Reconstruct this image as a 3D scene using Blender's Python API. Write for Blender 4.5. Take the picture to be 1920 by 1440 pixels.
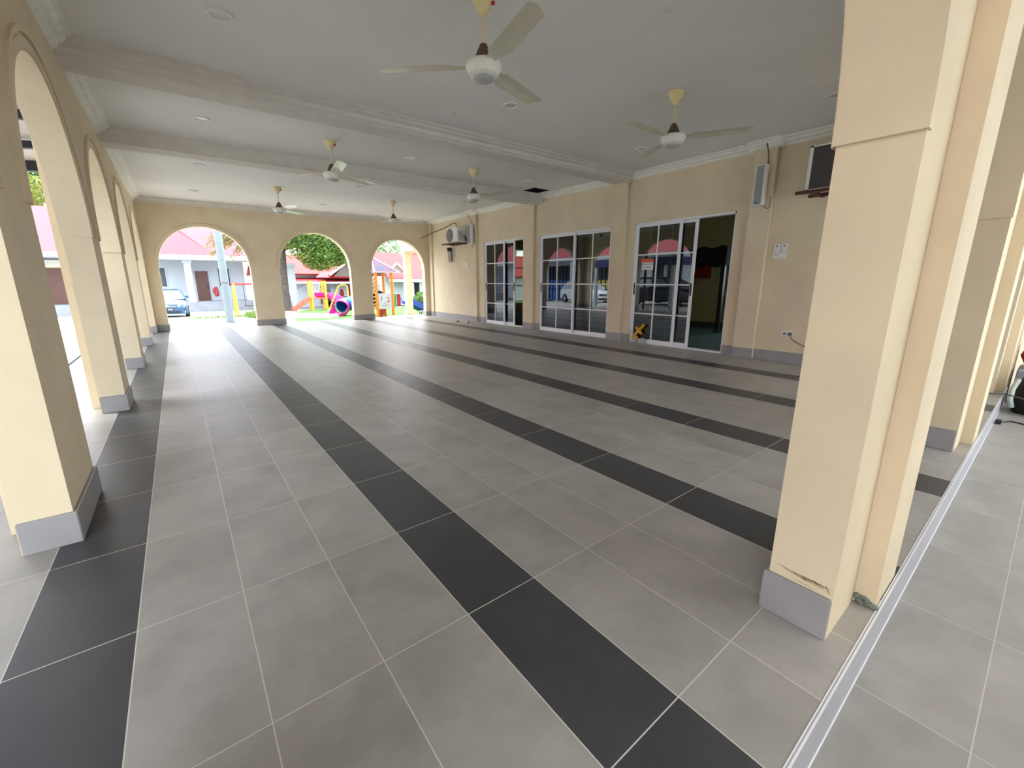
import bpy, bmesh, math, random
from mathutils import Vector, Matrix
random.seed(7)
R = math.radians
SC = bpy.context.scene
COL = SC.collection
for o in list(bpy.data.objects): bpy.data.objects.remove(o)

# ------------------------------------------------------------------ camera
CAM = Vector((0.2565, -1.0518, 1.1184))
yaw, pit, rol = 0.6501, -0.2245, -0.0032
F, CX, CY = 788.46, 944.35, 705.57
cd = bpy.data.cameras.new('camera'); co = bpy.data.objects.new('camera', cd); COL.objects.link(co)
cd.sensor_fit = 'HORIZONTAL'; cd.sensor_width = 36.0
cd.lens = F / 1920 * 36.0
cd.shift_x = (960 - CX) / 1920
cd.shift_y = (CY - 720) / 1920
cd.clip_start = 0.02; cd.clip_end = 500
fw = Vector((math.sin(yaw)*math.cos(pit), math.cos(yaw)*math.cos(pit), math.sin(pit)))
rt = Vector((math.cos(yaw), -math.sin(yaw), 0)); up = rt.cross(fw)
r2 = rt*math.cos(rol) + up*math.sin(rol); u2 = -rt*math.sin(rol) + up*math.cos(rol)
m3 = Matrix((r2, u2, -fw)).transposed()
co.matrix_world = Matrix.Translation(CAM) @ m3.to_4x4()
SC.camera = co

# ------------------------------------------------------------------ view, sky, sun
SC.view_settings.view_transform = 'Standard'
SC.view_settings.look = 'None'
SC.view_settings.gamma = 1.0
SC.view_settings.use_curve_mapping = False
SC.view_settings.exposure = 2.42
W = bpy.data.worlds.new('sky'); SC.world = W; W.use_nodes = True
wn = W.node_tree; wn.nodes.clear()
wo = wn.nodes.new('ShaderNodeOutputWorld'); wb = wn.nodes.new('ShaderNodeBackground')
tc = wn.nodes.new('ShaderNodeTexCoord'); nz = wn.nodes.new('ShaderNodeTexNoise')
nz.inputs['Scale'].default_value = 2.2; nz.inputs['Detail'].default_value = 5
wr = wn.nodes.new('ShaderNodeValToRGB')
wr.color_ramp.elements[0].position = 0.35; wr.color_ramp.elements[0].color = (0.68, 0.84, 1.0, 1)
wr.color_ramp.elements[1].position = 0.6; wr.color_ramp.elements[1].color = (0.93, 0.97, 1.0, 1)
wn.links.new(tc.outputs['Generated'], nz.inputs['Vector']); wn.links.new(nz.outputs['Fac'], wr.inputs['Fac'])
wn.links.new(wr.outputs['Color'], wb.inputs['Color']); wb.inputs['Strength'].default_value = 1.5
wn.links.new(wb.outputs['Background'], wo.inputs['Surface'])
sd = bpy.data.lights.new('sun', 'SUN'); sd.energy = 0.5; sd.angle = R(12); sd.color = (1.0, 0.96, 0.9)
so = bpy.data.objects.new('sun', sd); COL.objects.link(so)
so.rotation_euler = Vector((-0.38, 0.30, 1.0)).to_track_quat('Z', 'Y').to_euler()

# ------------------------------------------------------------------ helpers
def tag(o, label=None, cat=None, group=None, kind=None):
    if label: o['label'] = label
    if cat: o['category'] = cat
    if group: o['group'] = group
    if kind: o['kind'] = kind
    return o

def empty(name, loc, label=None, cat=None, group=None, rz=0, kind=None):
    o = bpy.data.objects.new(name, None); COL.objects.link(o)
    o.location = loc; o.rotation_euler = (0, 0, rz); o.empty_display_size = 0.1
    return tag(o, label, cat, group, kind)

def world_loc(o):
    v = Vector((0, 0, 0))
    while o is not None:
        v += o.location; o = o.parent
    return v

class MB:
    def __init__(s): s.v = []; s.f = []; s.mi = []; s.cur = 0
    def add(s, vs, fs):
        b = len(s.v); s.v += [tuple(v) for v in vs]
        for f in fs: s.f.append([b+i for i in f]); s.mi.append(s.cur)
        return s
    def box(s, x0, x1, y0, y1, z0, z1):
        vs = [(x, y, z) for x in (x0, x1) for y in (y0, y1) for z in (z0, z1)]
        return s.add(vs, [(0, 1, 3, 2), (4, 6, 7, 5), (0, 4, 5, 1), (2, 3, 7, 6), (0, 2, 6, 4), (1, 5, 7, 3)])
    def obox(s, c, sx, sy, sz, M=None):
        M = M or Matrix.Identity(3)
        vs = [Vector(c) + M @ Vector((x*sx/2, y*sy/2, z*sz/2)) for x in (-1, 1) for y in (-1, 1) for z in (-1, 1)]
        return s.add(vs, [(0, 1, 3, 2), (4, 6, 7, 5), (0, 4, 5, 1), (2, 3, 7, 6), (0, 2, 6, 4), (1, 5, 7, 3)])
    def bar(s, a, b, w, h=None):
        a = Vector(a); b = Vector(b); d = (b-a); L = d.length; q = d.to_track_quat('Z', 'Y').to_matrix()
        return s.obox((a+b)/2, w, h or w, L, q)
    def cyl(s, a, b, r0, r1=None, n=16, caps=True):
        r1 = r0 if r1 is None else r1
        a = Vector(a); b = Vector(b); q = (b-a).to_track_quat('Z', 'Y').to_matrix()
        vs = []
        for p, r in ((a, r0), (b, r1)):
            for i in range(n):
                t = 2*math.pi*i/n; vs.append(p + q @ Vector((r*math.cos(t), r*math.sin(t), 0)))
        fs = [(i, (i+1) % n, n+(i+1) % n, n+i) for i in range(n)]
        if caps: fs += [tuple(range(n-1, -1, -1)), tuple(range(n, 2*n))]
        return s.add(vs, fs)
    def tube(s, pts, r, n=8, rad=None):
        pts = [Vector(p) for p in pts]; vs = []; N = len(pts)
        ref = None
        for k, p in enumerate(pts):
            d = (pts[min(k+1, N-1)] - pts[max(k-1, 0)]).normalized()
            if ref is None: ref = d.orthogonal().normalized()
            ref = (ref - d*ref.dot(d)).normalized(); w = d.cross(ref)
            rr = rad[k] if rad else r
            for i in range(n):
                t = 2*math.pi*i/n; vs.append(p + ref*rr*math.cos(t) + w*rr*math.sin(t))
        fs = [(k*n+i, k*n+(i+1) % n, (k+1)*n+(i+1) % n, (k+1)*n+i) for k in range(N-1) for i in range(n)]
        fs += [tuple(range(n-1, -1, -1)), tuple(range((N-1)*n, N*n))]
        return s.add(vs, fs)
    def lathe(s, prof, c=(0, 0, 0), n=32, axis='Z'):
        vs = []; c = Vector(c)
        for r, z in prof:
            r = max(r, 1e-4)
            for i in range(n):
                t = 2*math.pi*i/n
                p = Vector((r*math.cos(t), r*math.sin(t), z))
                if axis == 'X': p = Vector((p.z, p.x, p.y))
                if axis == 'Y': p = Vector((p.x, p.z, p.y))
                vs.append(c + p)
        N = len(prof)
        fs = [(k*n+i, k*n+(i+1) % n, (k+1)*n+(i+1) % n, (k+1)*n+i) for k in range(N-1) for i in range(n)]
        fs += [tuple(range(n-1, -1, -1)), tuple(range((N-1)*n, N*n))]
        return s.add(vs, fs)
    def loft(s, secs, caps=True):
        n = len(secs[0]); vs = [p for sec in secs for p in sec]; N = len(secs)
        fs = [(k*n+i, k*n+(i+1) % n, (k+1)*n+(i+1) % n, (k+1)*n+i) for k in range(N-1) for i in range(n)]
        if caps: fs += [tuple(range(n-1, -1, -1)), tuple(range((N-1)*n, N*n))]
        return s.add(vs, fs)
    def prism(s, poly, plane, a, b):
        # poly of 2D points in plane 'XZ' (extruded along Y), 'YZ' (along X) or 'XY' (along Z)
        def P(u, v, w):
            return {'XZ': (u, w, v), 'YZ': (w, u, v), 'XY': (u, v, w)}[plane]
        n = len(poly); vs = [P(u, v, a) for u, v in poly] + [P(u, v, b) for u, v in poly]
        return s.add(vs, [tuple(range(n)), tuple(range(2*n-1, n-1, -1))] + [(i, i+n, (i+1) % n+n, (i+1) % n) for i in range(n)])
    def build(s, name, mat, parent=None, smooth=False, bevel=0.0, seg=2, origin=None):
        me = bpy.data.meshes.new(name)
        if parent is not None: off = world_loc(parent)
        elif origin is not None: off = Vector(origin)
        else:
            xs = [v[0] for v in s.v]; ys = [v[1] for v in s.v]; zs = [v[2] for v in s.v]
            off = Vector(((min(xs)+max(xs))/2, (min(ys)+max(ys))/2, min(zs)))
        me.from_pydata([tuple(Vector(v)-off) for v in s.v], [], s.f)
        bm = bmesh.new(); bm.from_mesh(me)
        bmesh.ops.recalc_face_normals(bm, faces=bm.faces)
        big = [f for f in bm.faces if len(f.verts) > 8]
        mats = mat if isinstance(mat, (list, tuple)) else [mat]
        bm.to_mesh(me); bm.free()
        for m in mats: me.materials.append(m)
        if len(mats) > 1:
            for p, i in zip(me.polygons, s.mi): p.material_index = i
        o = bpy.data.objects.new(name, me); COL.objects.link(o)
        if parent is not None: o.parent = parent
        else: o.location = off
        if smooth:
            for p in me.polygons: p.use_smooth = True
            try:
                md = o.modifiers.new('wn', 'EDGE_SPLIT'); md.split_angle = R(35)
            except Exception: pass
        if bevel > 0:
            md = o.modifiers.new('bevel', 'BEVEL'); md.width = bevel; md.segments = seg; md.limit_method = 'ANGLE'; md.angle_limit = R(40)
        return o

def struct(o, label=None):
    o['kind'] = 'structure'
    if label: o['label'] = label
    return o

def copy_tree(o, parent=None):
    c = o.copy(); COL.objects.link(c)
    if parent is not None: c.parent = parent
    for ch in [x for x in bpy.data.objects if x.parent == o]:
        copy_tree(ch, c)
    return c

# ------------------------------------------------------------------ materials
def srgb(r, g, b):
    f = lambda c: (c/255/12.92) if c/255 <= 0.04045 else ((c/255+0.055)/1.055)**2.4
    return (f(r), f(g), f(b), 1)

def mat(name, col, rough=0.6, metal=0.0, noise=0.0, nscale=8.0, bump=0.0, bscale=80.0, spec=0.5, emit=None):
    m = bpy.data.materials.new(name); m.use_nodes = True
    nt = m.node_tree; b = nt.nodes['Principled BSDF']
    b.inputs['Roughness'].default_value = rough; b.inputs['Metallic'].default_value = metal
    b.inputs['Specular IOR Level'].default_value = spec
    g = nt.nodes.new('ShaderNodeNewGeometry')
    if noise > 0:
        n = nt.nodes.new('ShaderNodeTexNoise'); n.inputs['Scale'].default_value = nscale; n.inputs['Detail'].default_value = 4
        nt.links.new(g.outputs['Position'], n.inputs['Vector'])
        r = nt.nodes.new('ShaderNodeValToRGB')
        r.color_ramp.elements[0].position = 0.3; r.color_ramp.elements[1].position = 0.7
        r.color_ramp.elements[0].color = tuple(max(0, c*(1-noise)) for c in col[:3]) + (1,)
        r.color_ramp.elements[1].color = tuple(min(1, c*(1+noise)) for c in col[:3]) + (1,)
        nt.links.new(n.outputs['Fac'], r.inputs['Fac']); nt.links.new(r.outputs['Color'], b.inputs['Base Color'])
    else:
        b.inputs['Base Color'].default_value = col
    if bump > 0:
        n2 = nt.nodes.new('ShaderNodeTexNoise'); n2.inputs['Scale'].default_value = bscale; n2.inputs['Detail'].default_value = 3
        bp = nt.nodes.new('ShaderNodeBump'); bp.inputs['Strength'].default_value = bump; bp.inputs['Distance'].default_value = 0.01
        nt.links.new(g.outputs['Position'], n2.inputs['Vector']); nt.links.new(n2.outputs['Fac'], bp.inputs['Height'])
        nt.links.new(bp.outputs['Normal'], b.inputs['Normal'])
    if emit:
        b.inputs['Emission Color'].default_value = emit[0]; b.inputs['Emission Strength'].default_value = emit[1]
    return m

CREAM = srgb(224, 207, 176)
M = {}
M['wall'] = mat('cream_stucco', CREAM, 0.85, noise=0.05, nscale=3, bump=0.12, bscale=140)
M['ceil'] = mat('ceiling_paint', srgb(234, 232, 228), 0.9, noise=0.05, nscale=0.9, spec=0.2)
M['white'] = mat('flaking_white_paint', srgb(240, 238, 230), 0.8, noise=0.07, nscale=14, bump=0.15, bscale=60)
M['beam'] = mat('beam_paint', srgb(218, 213, 204), 0.85, noise=0.05, nscale=6)
M['skirt'] = mat('grey_skirting_tile', srgb(152, 149, 149), 0.45, noise=0.06, nscale=5)
M['kerb'] = mat('step_riser_tile', srgb(178, 177, 183), 0.45, noise=0.05, nscale=5)
M['alu'] = mat('white_aluminium', srgb(236, 236, 238), 0.35)
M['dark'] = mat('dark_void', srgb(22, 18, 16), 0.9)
M['fanwhite'] = mat('fan_white', srgb(232, 230, 220), 0.3)
M['fancream'] = mat('fan_canopy_cream', srgb(232, 214, 160), 0.4)
M['fanbrown'] = mat('fan_brown', srgb(92, 70, 56), 0.5)
M['fanblade'] = mat('fan_blade_cream', srgb(206, 202, 182), 0.22, noise=0.04, nscale=4)
M['fangrey'] = mat('fan_cap_grey', srgb(176, 178, 178), 0.3)
M['red'] = mat('red_plastic', srgb(190, 40, 36), 0.4)
M['plastic'] = mat('white_plastic', srgb(232, 230, 224), 0.35)
M['lamp'] = mat('downlight_lens', srgb(205, 205, 205), 0.3)
M['spk'] = mat('speaker_grille', srgb(150, 152, 156), 0.5, noise=0.1, nscale=300)
M['black'] = mat('black_rubber', srgb(20, 20, 22), 0.5)
M['cable'] = mat('grey_cable', srgb(110, 96, 88), 0.5)
M['bracket'] = mat('brown_steel', srgb(84, 48, 38), 0.5, metal=0.3)
M['carpet'] = mat('green_carpet', srgb(18, 62, 62), 0.95, noise=0.15, nscale=30)
M['inwall'] = mat('interior_wall', srgb(196, 186, 140), 0.85)
M['conc'] = mat('yard_concrete', srgb(172, 166, 158), 0.9, noise=0.3, nscale=0.7, bump=0.1, bscale=20)
M['kerbc'] = mat('platform_concrete', srgb(132, 136, 144), 0.9, noise=0.12, nscale=2)
M['bwall'] = mat('white_render', srgb(182, 189, 196), 0.85, noise=0.04, nscale=1)
M['roofred'] = mat('red_metal_roof', srgb(158, 22, 36), 0.5, noise=0.05, nscale=1)
M['fascia'] = mat('white_fascia', srgb(178, 186, 196), 0.6)
M['doorb'] = mat('brown_door', srgb(92, 58, 48), 0.5, noise=0.06, nscale=4)
M['wglass'] = mat('dark_window', srgb(58, 66, 72), 0.08)
M['yel'] = mat('yellow_paint', srgb(214, 160, 34), 0.45)
M['orange'] = mat('orange_paint', srgb(212, 122, 22), 0.45)
M['pink'] = mat('pink_plastic', srgb(196, 30, 120), 0.35)
M['blue'] = mat('blue_plastic', srgb(26, 104, 176), 0.35)
M['dblue'] = mat('deep_blue_plastic', srgb(58, 78, 190), 0.35)
M['rust'] = mat('red_brown_paint', srgb(190, 84, 56), 0.5)
M['green'] = mat('green_paint', srgb(40, 160, 90), 0.5)
M['bark'] = mat('bark', srgb(78, 70, 66), 0.95, noise=0.35, nscale=6, bump=0.5, bscale=14)
M['carblue'] = mat('steel_blue_car_paint', srgb(48, 82, 112), 0.22, metal=0.35)
M['carwhite'] = mat('white_car_paint', srgb(228, 230, 232), 0.22)
M['cardark'] = mat('navy_car_paint', srgb(40, 46, 58), 0.22)
M['chrome'] = mat('chrome', srgb(210, 214, 220), 0.2, metal=0.9)
M['tyre'] = mat('tyre', srgb(26, 26, 28), 0.8)
M['glasslight'] = mat('headlamp_glass', srgb(220, 226, 230), 0.1)
M['cgal'] = mat('galvanised_post', srgb(112, 124, 131), 0.5, noise=0.05, nscale=6)
M['bag'] = mat('black_bag_fabric', srgb(18, 20, 22), 0.7, noise=0.3, nscale=20)
M['baglight'] = mat('pale_strap', srgb(190, 200, 190), 0.6)
M['redfab'] = mat('red_bag_fabric', srgb(158, 30, 34), 0.7, noise=0.15, nscale=20)
M['whitebox'] = mat('white_box', srgb(140, 147, 158), 0.6)
M['canis'] = mat('canister_metal', srgb(196, 176, 172), 0.3, metal=0.3)
M['corr'] = mat('translucent_sheet', srgb(196, 186, 178), 0.6)
M['navy'] = mat('dark_canopy_beam', srgb(44, 42, 50), 0.6)
M['shut'] = mat('blue_shutter', srgb(84, 116, 190), 0.5)
M['ywall'] = mat('yellow_panel', srgb(206, 178, 104), 0.7)
M['signw'] = mat('sign_white', srgb(226, 232, 232), 0.5)
M['signo'] = mat('sign_orange', srgb(222, 96, 62), 0.5)
M['signk'] = mat('sign_ink', srgb(60, 74, 84), 0.6)
M['poster'] = mat('poster_pale', srgb(150, 170, 190), 0.7)
M['lawn'] = mat('lawn_green', srgb(68, 112, 32), 0.95, noise=0.2, nscale=2.5)

def roof_tile_mat(name, col, step, dark=0.6):
    m = mat(name, col, 0.6); nt = m.node_tree; b = nt.nodes['Principled BSDF']
    g = nt.nodes.new('ShaderNodeNewGeometry'); sp = nt.nodes.new('ShaderNodeSeparateXYZ')
    nt.links.new(g.outputs['Position'], sp.inputs[0])
    a = nt.nodes.new('ShaderNodeMath'); a.operation = 'DIVIDE'; a.inputs[1].default_value = step
    nt.links.new(sp.outputs['Z'], a.inputs[0])
    f = nt.nodes.new('ShaderNodeMath'); f.operation = 'FRACT'; nt.links.new(a.outputs[0], f.inputs[0])
    r = nt.nodes.new('ShaderNodeValToRGB'); e = r.color_ramp.elements
    e[0].position = 0.0; e[0].color = tuple(c*dark for c in col[:3]) + (1,)
    e[1].position = 0.25; e[1].color = col
    nt.links.new(f.outputs[0], r.inputs['Fac']); nt.links.new(r.outputs['Color'], b.inputs['Base Color'])
    return m
M['rooftile'] = roof_tile_mat('clay_roof_tile', srgb(158, 32, 28), 0.16)

def leafmat(name, c1, c2):
    m = mat(name, c1, 0.6); nt = m.node_tree; b = nt.nodes['Principled BSDF']
    g = nt.nodes.new('ShaderNodeNewGeometry'); r = nt.nodes.new('ShaderNodeValToRGB')
    r.color_ramp.elements[0].color = c1; r.color_ramp.elements[1].color = c2
    nt.links.new(g.outputs['Random Per Island'], r.inputs['Fac']); nt.links.new(r.outputs['Color'], b.inputs['Base Color'])
    tr = nt.nodes.new('ShaderNodeBsdfTranslucent'); mx = nt.nodes.new('ShaderNodeMixShader'); mx.inputs[0].default_value = 0.35
    nt.links.new(r.outputs['Color'], tr.inputs['Color'])
    out = nt.nodes['Material Output']
    nt.links.new(b.outputs[0], mx.inputs[1]); nt.links.new(tr.outputs[0], mx.inputs[2]); nt.links.new(mx.outputs[0], out.inputs['Surface'])
    return m
M['leaf'] = leafmat('leaf_green', srgb(46, 84, 32), srgb(128, 154, 70))
M['leafy'] = leafmat('leaf_yellowgreen', srgb(86, 118, 40), srgb(140, 122, 52))
M['leafd'] = leafmat('leaf_far', srgb(58, 92, 50), srgb(110, 142, 78))

def glassmat(name, tint, base):
    m = bpy.data.materials.new(name); m.use_nodes = True; nt = m.node_tree; nt.nodes.clear()
    out = nt.nodes.new('ShaderNodeOutputMaterial'); mx = nt.nodes.new('ShaderNodeMixShader')
    tr = nt.nodes.new('ShaderNodeBsdfTransparent'); tr.inputs['Color'].default_value = tint
    gl = nt.nodes.new('ShaderNodeBsdfGlossy'); gl.inputs['Roughness'].default_value = 0.0; gl.inputs['Color'].default_value = (0.9, 0.95, 1, 1)
    fr = nt.nodes.new('ShaderNodeFresnel'); fr.inputs['IOR'].default_value = 1.5
    ad = nt.nodes.new('ShaderNodeMath'); ad.operation = 'ADD'; ad.use_clamp = True; ad.inputs[1].default_value = base
    nt.links.new(fr.outputs[0], ad.inputs[0]); nt.links.new(ad.outputs[0], mx.inputs[0])
    nt.links.new(tr.outputs[0], mx.inputs[1]); nt.links.new(gl.outputs[0], mx.inputs[2]); nt.links.new(mx.outputs[0], out.inputs['Surface'])
    return m
M['clear'] = glassmat('clear_window_glass', (0.9, 0.92, 0.9, 1), 0.0)
M['glass'] = glassmat('tinted_door_glass', (0.40, 0.41, 0.38, 1), 0.03)

def tilemat(name, tx, ty, ox, oy, strips, gap=0.0034, rough=0.33):
    m = bpy.data.materials.new(name); m.use_nodes = True; nt = m.node_tree; L = nt.links
    b = nt.nodes['Principled BSDF']
    def N(t): return nt.nodes.new(t)
    def MA(op, a, bb=None, clamp=False):
        n = N('ShaderNodeMath'); n.operation = op; n.use_clamp = clamp
        for i, v in enumerate((a, bb)):
            if v is None: continue
            if isinstance(v, (int, float)): n.inputs[i].default_value = v
            else: L.new(v, n.inputs[i])
        return n.outputs[0]
    g = N('ShaderNodeNewGeometry'); sp = N('ShaderNodeSeparateXYZ'); L.new(g.outputs['Position'], sp.inputs[0])
    u = MA('DIVIDE', MA('SUBTRACT', sp.outputs['X'], ox), tx); v = MA('DIVIDE', MA('SUBTRACT', sp.outputs['Y'], oy), ty)
    iu = MA('FLOOR', u); iv = MA('FLOOR', v); fu = MA('SUBTRACT', u, iu); fv = MA('SUBTRACT', v, iv)
    du = MA('MULTIPLY', MA('MINIMUM', fu, MA('SUBTRACT', 1.0, fu)), tx)
    dv = MA('MULTIPLY', MA('MINIMUM', fv, MA('SUBTRACT', 1.0, fv)), ty)
    gm = MA('LESS_THAN', MA('MINIMUM', du, dv), gap/2)
    cx = N('ShaderNodeCombineXYZ'); L.new(iu, cx.inputs[0]); L.new(iv, cx.inputs[1])
    wn_ = N('ShaderNodeTexWhiteNoise'); L.new(cx.outputs[0], wn_.inputs['Vector'])
    no = N('ShaderNodeTexNoise'); no.inputs['Scale'].default_value = 3.5; no.inputs['Detail'].default_value = 8; no.inputs['Roughness'].default_value = 0.62
    off = N('ShaderNodeVectorMath'); off.operation = 'ADD'; sc = N('ShaderNodeVectorMath'); sc.operation = 'SCALE'; sc.inputs['Scale'].default_value = 9.0
    L.new(wn_.outputs['Color'], sc.inputs[0]); L.new(g.outputs['Position'], off.inputs[0]); L.new(sc.outputs[0], off.inputs[1]); L.new(off.outputs[0], no.inputs['Vector'])
    var = MA('ADD', MA('MULTIPLY', MA('SUBTRACT', no.outputs['Fac'], 0.5), 0.85), MA('MULTIPLY', MA('SUBTRACT', wn_.outputs['Value'], 0.5), 0.10))
    val = MA('ADD', 1.0, var)
    dk = N('ShaderNodeMix'); dk.data_type = 'RGBA'
    dk.inputs['A'].default_value = srgb(163, 158, 152); dk.inputs['B'].default_value = srgb(68, 68, 71)
    if strips:
        md = MA('MODULO', MA('ADD', iu, 401), 4)      # strips at column -1, 3, 7, 11 ...
        isd = MA('LESS_THAN', MA('ABSOLUTE', MA('SUBTRACT', md, 0.0)), 0.5)
        L.new(isd, dk.inputs['Factor'])
    else: dk.inputs['Factor'].default_value = 0.0
    mu = N('ShaderNodeVectorMath'); mu.operation = 'SCALE'; L.new(dk.outputs['Result'], mu.inputs[0]); L.new(val, mu.inputs['Scale'])
    gr = N('ShaderNodeMix'); gr.data_type = 'RGBA'; L.new(gm, gr.inputs['Factor']); L.new(mu.outputs[0], gr.inputs['A'])
    gr.inputs['B'].default_value = srgb(206, 202, 192)
    L.new(gr.outputs['Result'], b.inputs['Base Color'])
    L.new(MA('ADD', rough, MA('MULTIPLY', no.outputs['Fac'], 0.16)), b.inputs['Roughness'])
    b.inputs['Specular IOR Level'].default_value = 0.4
    bp = N('ShaderNodeBump'); bp.inputs['Strength'].default_value = 0.5; bp.inputs['Distance'].default_value = 0.003
    n3 = N('ShaderNodeTexNoise'); n3.inputs['Scale'].default_value = 6; n3.inputs['Detail'].default_value = 2
    L.new(g.outputs['Position'], n3.inputs['Vector'])
    h = MA('SUBTRACT', MA('MULTIPLY', n3.outputs['Fac'], 2.0), gm)
    L.new(h, bp.inputs['Height']); L.new(bp.outputs['Normal'], b.inputs['Normal'])
    return m
M['tile'] = tilemat('porcelain_floor_tiles', 0.3, 0.6, 0.0, 0.0, True)
M['tile2'] = tilemat('corridor_floor_tiles', 0.615, 0.265, 1.84, -0.85, False, gap=0.0026)

# ------------------------------------------------------------------ room constants
ZC = 2.90
XL, XLo = -0.235, -0.41          # left arcade, inner / outer face
YN, YNo = -0.60, -0.78           # near arcade, inner / outer face
YF, YFo = 11.42, 11.60           # far arcade
XR = 6.80                        # right wall plane
SPR = 1.47                       # arch spring height

# floor
mb = MB(); mb.box(-1.05, XR+0.299, -0.845, 11.95, -0.30, 0.0)
struct(mb.build('floor', M['tile']), 'grey tiled hall floor with dark strips')
mb = MB(); mb.box(-3.0, 16.0, -4.2, -0.846, -0.40, -0.17)
struct(mb.build('floor', M['tile2']), 'lower grey tiled corridor floor')
mb = MB(); mb.box(-1.05, XR+0.299, -0.853, -0.8455, -0.17, 0.0005)
o = struct(mb.build('trim_1', M['kerb']), 'grey riser tile of the step down to the corridor')
mb = MB(); mb.box(-1.05, XR+0.299, -0.855, -0.8505, -0.004, 0.0015); mb.box(-1.05, XR+0.299, -0.8465, -0.8435, -0.004, 0.0015); mb.box(-1.05, XR+0.299, -0.8565, -0.8525, -0.17, -0.1665)
struct(mb.build('trim_2', M['alu']), 'pale edging strip on the step')

# ceiling with hatch
HX0, HX1, HY0, HY1 = 6.15, 6.60, 5.68, 6.08
mb = MB()
mb.box(XLo, HX0, -0.78, YF, ZC, ZC+0.012); mb.box(HX1, XR+0.1, -0.78, YF, ZC, ZC+0.012)
mb.box(HX0, HX1, -0.78, HY0, ZC, ZC+0.012); mb.box(HX0, HX1, HY1, YF, ZC, ZC+0.012)
struct(mb.build('ceiling', M['ceil']), 'white painted ceiling')
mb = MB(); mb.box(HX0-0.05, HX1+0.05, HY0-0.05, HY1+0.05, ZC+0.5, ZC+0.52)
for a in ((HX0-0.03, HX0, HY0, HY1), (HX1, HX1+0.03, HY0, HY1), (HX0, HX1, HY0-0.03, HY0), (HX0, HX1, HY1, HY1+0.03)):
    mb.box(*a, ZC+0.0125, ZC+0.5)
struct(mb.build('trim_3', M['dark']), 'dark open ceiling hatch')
mb = MB(); mb.box(-1.2, 12.2, -0.85, 12.0, ZC+0.55, ZC+0.75)
struct(mb.build('roof', M['conc']), 'flat roof over the hall')

# beams
def beam(y0, zb, name, lab, mould):
    mb = MB(); mb.box(XL, XR, y0, y0+0.30, zb, ZC)
    o = struct(mb.build(name, M['beam']), lab)
    m2 = MB()
    prof = [(y0, ZC), (y0-mould, ZC), (y0-mould, ZC-0.018), (y0-mould*0.72, ZC-0.03), (y0-mould*0.72, ZC-0.045), (y0-mould*0.35, ZC-0.065), (y0-mould*0.3, zb+0.03), (y0-0.012, zb+0.015), (y0, zb+0.01)]
    m2.prism(prof, 'YZ', XL, XR)
    yy = y0+0.30
    m2.prism([(2*y0+0.30-a, z) for a, z in prof], 'YZ', XL, XR)
    m2.build('beam_molding', M['beam'], o)
beam(3.86, 2.775, 'trim_4', 'moulded ceiling beam nearer the camera', 0.13)
beam(6.14, 2.73, 'trim_5', 'plain grey ceiling beam beyond the open hatch', 0.03)

# cornices
def cprof(s=1.0):   # offset from wall, z
    return [(0, ZC), (0.13*s, ZC), (0.13*s, ZC-0.016), (0.10*s, ZC-0.022), (0.07*s, ZC-0.055), (0.045*s, ZC-0.06), (0.03*s, ZC-0.085), (0.0, ZC-0.10)]
mb = MB()
for a, b in ((YN, 3.86), (4.16, 6.14), (6.44, YF)): mb.prism([(XL+u, z) for u, z in cprof()], 'XZ', a, b)
struct(mb.build('trim_6', M['white']), 'flaking white cornice along the left arcade')
mb = MB()
for a, b in ((YN, 3.86), (4.16, 6.14), (6.44, YF)): mb.prism([(XR+0.02-u, z) for u, z in cprof(1.15)], 'XZ', a, b)
struct(mb.build('trim_7', M['white']), 'white cornice along the right wall')
mb = MB(); mb.prism([(YF-u, z) for u, z in cprof()], 'YZ', XL, XR)
struct(mb.build('trim_8', M['beam']), 'cornice above the far arches')
mb = MB(); mb.prism([(YN+u, z) for u, z in cprof()], 'YZ', XL, XR)
struct(mb.build('trim_9', M['white']), 'cornice above the near arches')

# arcades
def arc_pts(c, r, n=28):
    return [(c - r*math.cos(math.pi*i/n), SPR + r*math.sin(math.pi*i/n)) for i in range(n+1)]

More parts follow.
